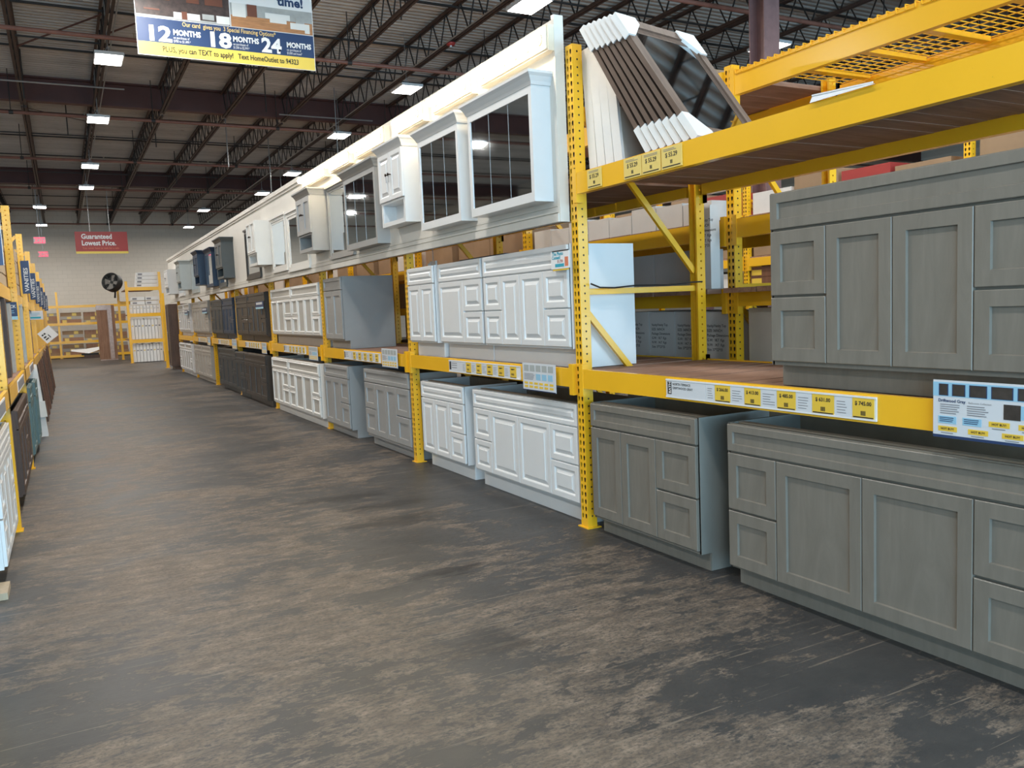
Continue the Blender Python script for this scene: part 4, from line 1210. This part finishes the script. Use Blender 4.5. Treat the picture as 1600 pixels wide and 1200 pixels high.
tag(MB().box(-0.46, 5.45, 0, -0.40, 5.70, 0.04).build('wood_block', 'raw_birch'), 'short wood block on the floor by the left white vanity', 'wood block')
def slab(label, x, y, z, w, h, th, mat, yaw=0.0, lean=0.0, group='door slabs stored upright on the left', edge=None):
    """upright slab: thickness along the aisle, width into the rack"""
    t = thing('door_slab', label, 'door slab', (x, y, z), group=group)
    t.rotation_euler = (0, lean, yaw)
    MB().box(-w, 0, 0, 0, th, h).build('panel', mat, t)
    MB().box(-0.001, 0.004, 0.02, 0.003, th - 0.004, h - 0.02).build('edge_band', edge or mat, t)
    return t
# slabs on the lower shelf, first and second bays
mats = ['walnut', 'slate_grey', 'walnut', 'slate_grey', 'greige', 'slate_grey', 'walnut', 'slate_grey', 'walnut', 'greige']
for i in range(10):
    slab('%s door slab on the nearest left shelf, %s from the camera' % ({'walnut': 'brown', 'slate_grey': 'dark grey', 'greige': 'beige'}[mats[i]], ordn[i] if i < 9 else 'tenth'), -0.46 - 0.02 * (i % 3), 7.45 + 0.27 * i, 1.08, 0.6, 0.74 - 0.03 * (i % 2), 0.20, mats[i])
for i in range(8):
    slab('%s door slab on the second left shelf, %s from the camera' % ('grey green' if i % 3 else 'pale grey', ordn[i]), -0.45 - 0.015 * (i % 3), 10.62 + 0.32 * i, 1.08, 0.6, 0.76, 0.24, 'teal' if i % 3 else 'pale_grey')
for k in range(2, 7):
    for i in range(3):
        y = 7.24 + 3.12 * k + 0.25 + i * 0.95
        t = thing('carton', 'brown carton on the left lower shelf, bay %s, %s from the camera' % (ordn[k + 1], ordn[i]), 'carton', (-0.435 - 0.02 * i, y, 1.08), 0, 'cartons on the left racks')
        MB().box(-0.6, 0, 0, 0, 0.85, 0.55 + 0.1 * (i % 2)).build('box', 'cardboard', t)
        MB().box(-0.001, 0.30, 0.2, 0.002, 0.5, 0.4).build('shipping_label', 'white_card', t)
for k in range(0, 6):
    for i in range(3):
        y = 7.24 + 3.12 * k + 0.22 + i * 0.95
        t = thing('crate', 'rough wooden crate on the left upper shelf, bay %s, %s from the camera' % (ordn[k + 1], ordn[i]), 'crate', (-0.45 - 0.015 * i, y, 1.95), 0, 'crates on the left racks')
        h = [0.62, 0.42, 0.52][(i + k) % 3]
        MB().box(-0.6, 0, 0, -0.012, 0.86, h).build('body', 'cardboard', t)
        for j in range(4):
            MB().box(-0.012, 0.0, h * j / 4 + 0.008, 0.0, 0.86, h * (j + 1) / 4 - 0.008).build('slat', 'raw_birch', t)
# white panel leaning, reddish doors along the floor farther on
ws = slab('white door slab leaning beyond the teal vanities', -0.30, 13.3, 0, 0.5, 1.02, 0.12, 'white_paint', lean=R(-4), edge='white_card')
MB().box(-0.06, -0.05, 0.28, 0.03, 0.0, 0.50).build('corner_guard', 'white_card', ws)
for i in range(9):
    slab('reddish oak door slab leaning under the left racks, %s from the camera' % ordn[i], -0.33 + 0.006 * i, 14.2 + 1.15 * i, 0, 0.55, 1.0 + 0.03 * (i % 3), 0.5, 'red_oak' if i % 3 != 1 else 'walnut', lean=R(-5), edge='red_oak')
# vertical blade signs on the posts
for k in (0, 2, 3, 4, 5, 6, 7):
    y = 7.24 + 3.12 * k
    t = thing('blade_sign', 'navy vertical sign reading vanities on the left rack post ' + LN[k], 'sign', (-0.447, y - 0.012, 2.005), 0, 'navy vanities signs')
    MB().box(0, 0, 0, 0.10, 0.006, 0.455).build('board', 'sign_navy', t)
    MB().box(0.10, -0.001, 0, 0.104, 0.007, 0.455).build('edge_trim', 'paper_white', t)
    text(t, 'VANITIES', 0.072, 0.078, -0.004, 0.03, 'paper_white', up=True, bold=0.0016, fit=0.33)
t = thing('stock_sign', 'navy and light blue in stock sign on the left rack', 'sign', (-0.605, 10.25, 1.625), 0)
MB().box(0, 0, 0, 0.195, 0.004, 0.185).build('card', 'sign_navy', t)
MB().box(0, -0.001, 0, 0.195, 0.0, 0.035).build('band', 'paper_sky', t)
text(t, 'IN STOCK', 0.042, 0.185, -0.0015, 0.125, 'paper_white', 'RIGHT', 0.0016)
lines(0.05, 0.175, [0.05, 0.07, 0.09, 0.105], -0.0015, 0.006, seed=1).build('print_lines', 'paper_blue', t)
t = thing('stock_sign', 'small pale blue sign on the left rack below the first navy sign', 'sign', (-0.50, 16.585, 1.66), 0)
MB().box(0, 0, 0, 0.215, 0.004, 0.15).build('card', 'paper_white', t)
MB().box(0.02, -0.001, 0.02, 0.18, 0.0, 0.05).build('band', 'sign_teal', t)
lines(0.03, 0.18, [0.07, 0.09, 0.11], -0.0015, 0.009, seed=1).build('print_lines', 'paper_blue', t)
t = thing('hanging_tag', 'white square tag turned on its corner hanging by the left racks', 'tag', (-0.262, 16.585, 1.235), 0, rot=(0, R(-38), 0))
MB().box(0, 0, 0, 0.235, 0.004, 0.225).build('card', 'sign_white', t)
for a, b, c, d in ((.03, .05, .09, .07), (.03, .09, .075, .115), (.03, .14, .06, .165), (.07, .14, .10, .165), (.11, .045, .125, .11)):
    MB().box(a, -0.0012, b, c, 0.0, d).build('black_mark', 'ink', t)
for k, nm in ((-1, 'first'), (0, 'second'), (1, 'third')):
    t = thing('price_strip', 'white framed price strip on the left lower beam, %s bay' % nm, 'price strip', (XL + 0.009, 7.24 + 3.12 * k + 1.3, 0.965), FACE_AISLE_L, 'left rack price strips')
    MB().box(0, 0, 0, 1.25, 0.004, 0.105).build('holder', 'sign_white', t)
    MB().box(0.02, -0.001, 0.014, 1.23, 0.0, 0.091).build('insert', 'ink_grey', t)
# ------------------------------------------------------------------ far end
def cross_beam(label, x, y, z, L, h=0.12, mat='rack_yellow', group='far rack beams'):
    t = thing('rack_beam', label, 'rack beam', (x, y, z), 0, group)
    MB().box(0, 0, -h, L, 0.05, 0).build('channel', mat, t)
    for xx in (-0.03, L - 0.02):
        MB().box(xx, -0.004, -h - 0.05, xx + 0.05, 0.05, 0.03).build('connector', mat, t)
    return t
def far_post(label, x, y, h, mat='rack_yellow', group='far rack posts'):
    t = thing('rack_post', label, 'rack post', (x, y, 0), 0, group)
    MB().box(0, 0, 0, 0.09, 0.08, h).build('post', mat, t)
    MB().box(-0.03, -0.02, 0, 0.12, 0.10, 0.01).build('foot_plate', mat, t)
    return t
for i, (x, h) in enumerate(((-1.2, 3.05), (-0.20, 3.05), (2.75, 3.05))):
    far_post('yellow post of the far wall rack, %s' % ['hidden behind the left racks', 'left of the flooring boxes', 'behind the wrapped slabs'][i], x, 43.4, h)
for z, nm in ((2.44, 'top'), (1.64, 'upper'), (0.80, 'middle'), (0.16, 'bottom')):
    cross_beam('%s yellow beam of the far wall rack' % nm, -1.1, 43.38, z, 3.85)
    t = thing('shelf_deck', '%s plank shelf of the far wall rack' % nm, 'shelf deck', (-1.1, 43.49, z - 0.05), 0, 'far rack shelves')
    for j in range(8):
        MB().box(j * 0.48, 0, -0.03, j * 0.48 + 0.47, 1.0, 0.0).build('plank', 'deck_plank', t)
rn = random.Random(4)
n = 0
for z, lv, ns in ((1.59, 'upper', 3), (0.75, 'middle', 3), (0.11, 'bottom', 3)):
    for j, x in enumerate((-1.0, -0.08, 0.86, 1.78)):
        for s in range(ns):
            h = [0.17, 0.20, 0.14][(s + j) % 3]
            zz = z + sum([0.17, 0.20, 0.14][(q + j) % 3] + 0.003 for q in range(s))
            t = thing('flooring_box', 'brown flooring box with yellow label, %s shelf, %s stack, %s' % (lv, ordn[j], ['bottom box', 'middle box', 'top box'][s]), 'box',
                      (x + rn.uniform(0, 0.04), 43.5, zz), 0, 'flooring boxes on the far rack')
            MB().box(0, 0, 0, 0.86, 0.6, h).build('box', ['cardboard', 'oak_light', 'greige'][(j + s) % 3], t)
            MB().box(0.08 + 0.2 * s, -0.003, 0.02, 0.26 + 0.2 * s, 0.0, h - 0.02).build('label', 'tag_pale', t)
slabs = thing('wrapped_slabs', 'tall bundle of reddish brown slabs under clear wrap at the aisle end', 'slabs', (1.28, 38.7, 0), 0)
for j in range(4):
    MB().box(0.0 + 0.17 * j, 0.004 * j, 0.04, 0.166 + 0.17 * j, 0.5, 2.30).build('slab', 'oak_light', slabs)
MB().box(0.40, -0.012, 0.05, 0.56, -0.004, 2.31).box(-0.01, -0.012, 2.1, 0.40, -0.004, 2.31).box(0, 0, 0, 0.68, 0.5, 0.04).build('plastic_wrap', 'plastic_wrap', slabs)
t = thing('carton_pile', 'opened white and black cartons lying on the floor by the far rack', 'cartons', (0.75, 42.3, 0), 0)
MB().box(0, 0, 0, 0.9, 0.5, 0.14).build('flat_box', 'walnut', t)
MB().box(-0.1, 0.02, 0.141, 0.6, 0.45, 0.22).build('black_bag', 'black_plastic', t)
MB().add([(-0.5, 0, 0.35), (0.2, 0, 0.22), (0.75, 0.05, 0.40), (0.75, 0.4, 0.50), (0.1, 0.4, 0.42), (-0.5, 0.4, 0.42)], [(0, 1, 4, 5), (1, 2, 3, 4)]).build('loose_flap', 'white_card', t)
# rack across the end of the right row, with white slabs
for x, y, h, nm in ((2.17, 34.5, 3.08, 'front left'), (2.08, 38.3, 2.90, 'rear left carrying the fan'), (3.35, 34.5, 3.42, 'front right')):
    far_post('yellow %s post of the cross rack at the aisle end' % nm, x, y, h)
for z, nm in ((2.86, 'top'), (1.87, 'middle'), (0.88, 'lower')):
    cross_beam('%s front beam of the cross rack at the aisle end' % nm, 2.26, 34.5, z, 1.10, 0.13)
    plank_deck('%s plank shelf of the cross rack at the aisle end' % nm, 2.26, 3.36, 34.56, 3.7, z - 0.02, w=0.6, group='cross rack shelves')
cross_beam('rear beam of the cross rack at the aisle end', 2.17, 38.3, 2.42, 1.6, 0.13)
rn = random.Random(8)
for z, h, nm in ((0.02, 0.70, 'floor'), (0.885, 0.80, 'lower'), (1.865, 0.30, 'middle')):
    for j in range(9):
        t = thing('white_slab', 'white boxed slab standing upright on the %s level of the cross rack, %s from the left' % (nm, ordn[j]), 'boxed slab', (2.28 + 0.118 * j, 34.62, z), 0, 'white slabs in the cross rack')
        MB().box(0, 0, 0, 0.104, 0.6, h * rn.uniform(0.94, 1)).build('box', 'white_card', t)
        MB().box(0.02, -0.002, h * 0.6, 0.08, 0.0, h * 0.66).build('label', 'tag_pale' if j % 3 == 0 else 'ink_grey', t)
for z, nm in ((2.22, 'middle'), (2.862, 'top')):
    for j in range(4):
        x, dz = 2.35 + 0.5 * (j % 2), 0.16 * (j // 2)
        if nm == 'top':
            x, dz = 2.55 + 0.02 * j, 0.14 * j
        t = thing('white_carton', 'flat white carton lying on the %s level of the cross rack, %s' % (nm, ordn[j]), 'carton', (x, 34.62, z + dz + (0.0 if nm == 'top' else -0.02)), 0, 'flat cartons in the cross rack')
        MB().box(0, 0, 0, 0.48 if nm == 'middle' else 0.75, 0.55, 0.13).build('box', 'white_card', t)
        MB().box(0.05, -0.002, 0.03, 0.2, 0.0, 0.09).build('label', 'ink_grey', t)
far_post('yellow post standing beside the tall brown cabinet', 2.9, 29.4, 2.45)
# drum fan on the rear post
fan = thing('drum_fan', 'black drum fan mounted on a yellow post at the aisle end', 'fan', (1.92, 38.1, 3.22), 0, rot=(R(-16), R(6), R(-38)))
MB().lathe([(0.36, -0.14), (0.38, -0.10), (0.38, 0.18), (0.01, 0.24), (0.01, 0.22), (0.35, 0.16), (0.35, -0.14), (0.36, -0.14)], 28, (0, 0, 0), 1).build('drum', 'black_plastic', fan, smooth=False)
grl = MB()
for rr in (0.07, 0.13, 0.19, 0.25, 0.31, 0.35):
    grl.torus(rr, 0.006, (0, -0.13, 0), 24, 5)
for i in range(8):
    a = R(45 * i)
    grl.bar((0.05 * math.cos(a), -0.13, 0.05 * math.sin(a)), (0.36 * math.cos(a), -0.125, 0.36 * math.sin(a)), 0.008)
grl.build('grille', 'slate_grey', fan)
for i in range(4):
    bl = MB().add([(0.04, 0.0, -0.05), (0.31, -0.05, -0.12), (0.32, 0.06, 0.10), (0.04, 0.02, 0.05), (0.04, 0.006, -0.05), (0.31, -0.044, -0.12), (0.32, 0.066, 0.10), (0.04, 0.026, 0.05)],
                  [(0, 1, 2, 3), (7, 6, 5, 4), (0, 4, 5, 1), (1, 5, 6, 2), (2, 6, 7, 3), (3, 7, 4, 0)])
    o = bl.build('blade', 'greige', fan, rot=(0, R(90 * i), 0))
MB().lathe([(0.001, -0.03), (0.06, -0.02), (0.07, 0.05), (0.08, 0.17), (0.02, 0.2)], 14, (0, 0, 0), 1).build('motor', 'black_plastic', fan)
MB().bar((0.15, 0.12, -0.36), (0.17, 0.16, -0.62), 0.05).build('bracket', 'bronze', fan)
# signs hanging over the aisle
t = thing('hanging_sign', 'red hanging sign reading guaranteed lowest price at the far end', 'sign', (0.642, 34.0, 4.085), 0)
MB().box(0, 0, 0, 1.72, 0.02, 0.79).build('board', 'sign_red', t)
MB().box(0, -0.002, 0, 1.72, 0.0, 0.08).build('gold_strip', 'sign_yellow', t)
text(t, 'Guaranteed', 0.245, 0.20, -0.012, 0.535, 'sign_white', bold=0.007, fit=1.0)
text(t, 'Lowest Price.', 0.245, 0.20, -0.012, 0.30, 'sign_white', bold=0.007, fit=1.12)
text(t, 'You never have to wait for a sale', 0.095, 0.22, -0.012, 0.165, 'sign_orange', bold=0.001, fit=1.2)
for x in (0.5, 1.15):
    MB().rod((x, 0.01, 0.79), (x, 0.01, 2.85), 0.008, 6).build('hanging_rod', 'conduit', t)
for i, (x, y, z) in enumerate(((-0.48, 34.4, 4.48), (-0.47, 40.2, 4.42))):
    t = thing('exit_sign', 'lit red exit sign, %s one over the left racks' % ['nearer', 'farther'][i], 'exit sign', (x - 0.19, y, z), 0, 'lit exit signs')
    MB().box(0, 0, 0, 0.38, 0.05, 0.24).build('housing', 'fixture_white', t)
    MB().box(0.012, -0.003, 0.012, 0.368, 0.0, 0.228).build('lit_face', 'exit_glow', t)
    text(t, 'EXIT', 0.18, 0.19, -0.005, 0.055, 'sign_white', 'CENTER', 0.006)
    MB().rod((0.19, 0.025, 0.24), (0.19, 0.025, 7.0 - z), 0.012, 6).build('stem', 'conduit', t)
# the financing banner
bn = thing('hanging_banner', 'navy and yellow store financing banner hanging over the aisle', 'banner', (1.146, 12.0, 5.0), 0)
BW, BH = 2.325, 1.22
MB().box(0, 0, 0, BW, 0.012, BH).build('board', 'sign_white', bn)
ys_ = MB().box(0.008, -0.001, 0.006, BW - 0.008, 0.0, 0.172).build('yellow_band', 'sign_yellow', bn)
text(ys_, 'PLUS, you can TEXT to apply!   Text HomeOutlet to 94323', 0.098, 0.30, -0.007, 0.062, 'ink', bold=0.0014, fit=1.78)
nb = MB().box(0.008, -0.001, 0.172, BW - 0.008, 0.0, 0.478).build('navy_band', 'sign_navy', bn)
text(nb, 'Our card  gives you  3 Special Financing Options*', 0.083, 0.565, -0.007, 0.408, 'sign_gold', bold=0.0008, fit=1.22)
for x, num, s2 in ((0.10, '12', '$700 to $1,499.*'), (0.86, '18', '$1,500 to $2,999.*'), (1.585, '24', '$3,000 and more*')):
    text(nb, num, 0.265, x, -0.007, 0.195, 'sign_white', bold=0.010, fit=0.275)
    text(nb, 'MONTHS', 0.098, x + 0.345, -0.007, 0.288, 'sign_white', bold=0.004, fit=0.345)
    text(nb, 'on purchases of', 0.048, x + 0.345, -0.007, 0.238, 'sign_white', fit=0.20)
    text(nb, s2, 0.048, x + 0.345, -0.007, 0.193, 'sign_white', fit=0.21)
k_ = 0.0
ph = MB().box(0.008, -0.001, 0.486, 1.185, 0.0, 1.0).build('kitchen_photo', 'photo_dark', bn)
for a, b, c, d, m in ((0.0, .49, 1.17, .515, 'photo_wall'), (.46, .505, .80, .585, 'photo_white'), (1.0, .50, 1.18, .60, 'photo_white'), (.56, .50, .64, .60, 'photo_brown'), (.82, .53, .98, .60, 'photo_wall'),
                      (.10, .58, .30, .60, 'photo_brown'), (.05, .72, .22, .98, 'photo_brown'), (.26, .72, .43, .98, 'photo_brown'), (.63, .72, .80, .98, 'photo_brown'), (.86, .72, 1.1, .98, 'photo_brown')):
    k_ = k_ + 0.0006
    MB().box(a + 0.01, -0.002 - k_, b, c, -0.001, d).build('photo_detail', m, ph)
p2 = MB().box(1.195, -0.001, 0.486, BW - 0.008, 0.0, 0.80).build('living_room_photo', 'photo_wall', bn)
for a, b, c, d, m in ((1.2, .487, 2.31, .64, 'photo_floor'), (1.22, .62, 1.40, .80, 'photo_white'), (1.42, .64, 1.55, .80, 'photo_brown'), (1.66, .645, 2.0, .72, 'photo_white'), (1.72, .595, 1.95, .645, 'photo_white'),
                      (2.0, .54, 2.27, .625, 'photo_white'), (2.2, .50, 2.27, .60, 'photo_white'), (2.08, .625, 2.2, .70, 'photo_wall')):
    k_ = k_ + 0.0006
    MB().box(a, -0.002 - k_, b, c, -0.001, d).build('photo_detail', m, p2)
text(bn, 'time!', 0.17, 2.20, -0.007, 0.845, 'sign_navy', 'RIGHT', 0.006, fit=0.36)
for x in (0.2, 2.1):
    MB().rod((x, 0.006, BH), (x, 0.006, 1.95), 0.005, 6).build('hanging_rod', 'conduit', bn)

# ------------------------------------------------------------------ high bay lamps
lens = MB().box(-0.20, -0.30, -0.006, 0.20, 0.30, 0.0).mesh('lens', 'lamp_lens')
hous = MB().box(-0.22, -0.32, 0.0, 0.22, 0.32, 0.05).box(-0.08, -0.12, 0.05, 0.08, 0.12, 0.10).mesh('housing', 'fixture_white')
hook = MB().rod((0, 0, 0.10), (0, 0, 1.09), 0.006, 6).bar((-0.06, 0, 0.10), (0, 0, 0.22), 0.006).bar((0.06, 0, 0.10), (0, 0, 0.22), 0.006).mesh('hook', 'conduit')
rows = [(1.03, 'over the aisle', [0.6, 5.7, 10.9, 15.62, 20.25, 26.2, 30.3]),
        (6.38, 'behind the display wall', [0.6, 5.7, 10.87, 15.8, 20.4, 26.2, 30.6]),
        (11.4, 'over the far racks on the right', [0.6, 5.7, 11.1, 15.8, 20.4, 26.2, 30.6]),
        (-4.4, 'over the left racks', [0.6, 5.7, 11.0, 15.7, 20.4, 26.2, 30.6]),
        (17.0, 'by the right side wall', [5.7, 15.7, 26.2])]
def lamp(label, x, y, z=5.9):
    t = thing('high_bay_lamp', label, 'ceiling light', (x, y, z), 0, 'high bay ceiling lights')
    put('lens', lens, t); put('housing', hous, t); put('hook', hook, t)
    l = area_light('lamp_light', (0, 0, -0.02), (0, 0, 0), 0.40, 0.60, LAMP_W, (1.0, 0.965, 0.91))
    l.parent = t
for x, nm, yy in rows:
    for i, y in enumerate(yy):
        lamp('white high bay light %s, %s from the camera' % (nm, ordn[i]), x + (0.25 if y > 25 and x > 6 and x < 7 else 0), y)
lamp('distant white high bay light beyond the left racks, nearer of two', -0.39, 35.5)
lamp('distant white high bay light beyond the left racks, farther of two', -0.45, 41.8)
lamp('distant white high bay light past the display wall, nearer of two', 5.37, 35.7)
lamp('distant white high bay light past the display wall, farther of two', 5.62, 42.2)
lamp('added unseen white high bay light for the far wall beyond the left racks, nearer', -5.6, 35.6)  # this and the next three: unseen lamps added to brighten the far wall
lamp('added unseen white high bay light for the far wall beyond the left racks, farther', -5.6, 41.8)
lamp('added unseen white high bay light for the far wall on the right, nearer', 11.2, 36.0)
lamp('added unseen white high bay light for the far wall on the right, farther', 11.2, 42.0)
# conduits running between the lamps
for x in (1.0, 6.35):
    struct(MB().rod((x + 0.12, YB + 0.5, 6.30), (x + 0.12, YF - 0.5, 6.30), 0.012, 6).build('conduit_run', 'conduit'), 'thin grey conduit run over the lamps', 'conduit runs')
for i, (y, xa, xb) in enumerate(((13.6, -1.2, 1.1), (19.0, -2.0, 1.5), (20.2, 4.9, 7.2))):
    struct(MB().rod((xa, y, 6.28), (xb, y, 6.28), 0.016, 6).build('conduit_run', 'conduit'), 'short grey conduit strut under the joists', 'conduit runs')
# black drop hangers
for i, (x, y, z0) in enumerate(((-0.55, 16.2, 5.2), (-0.3, 19.2, 5.1), (2.2, 17.6, 5.3), (3.05, 15.8, 5.4), (2.55, 24.0, 5.2), (4.4, 19.3, 5.2), (5.3, 13.2, 5.4), (6.6, 24.8, 5.4), (0.5, 23.5, 5.3), (3.6, 29.0, 5.0))):
    struct(MB().rod((x, y, z0 + 0.9), (x, y, 6.95), 0.014, 6).build('drop_rod', 'steel_dark_and_shade'), 'thin dark rod dropping from the roof joists', 'drop rods')

for i, (x, y, z0) in enumerate(((8.1, 13.1, 3.6), (3.97, 21.9, 5.3), (6.6, 27.6, 3.6), (5.6, 24.6, 3.6), (6.2, 20.0, 4.2))):
    struct(MB().rod((x, y, z0), (x, y, 6.95), 0.014, 8).build('drop_conduit', 'conduit'), 'pale grey conduit dropping from the roof behind the display wall', 'conduit drops')
t = thing('fire_alarm', 'small red alarm bell under a roof joist over the display wall', 'alarm', (6.58, 14.07, 6.335), 0)
MB().lathe([(0.002, -0.06), (0.07, -0.055), (0.085, -0.03), (0.085, -0.01), (0.05, 0.0), (0.002, 0.0)], 14).build('bell', 'sign_red', t, smooth=True)
MB().lathe([(0.002, -0.085), (0.02, -0.08), (0.022, -0.06)], 10).build('strobe', 'sign_white', t)
MB().box(-0.02, -0.02, 0.0, 0.02, 0.02, 0.02).build('mount', 'steel_dark_and_shade', t)
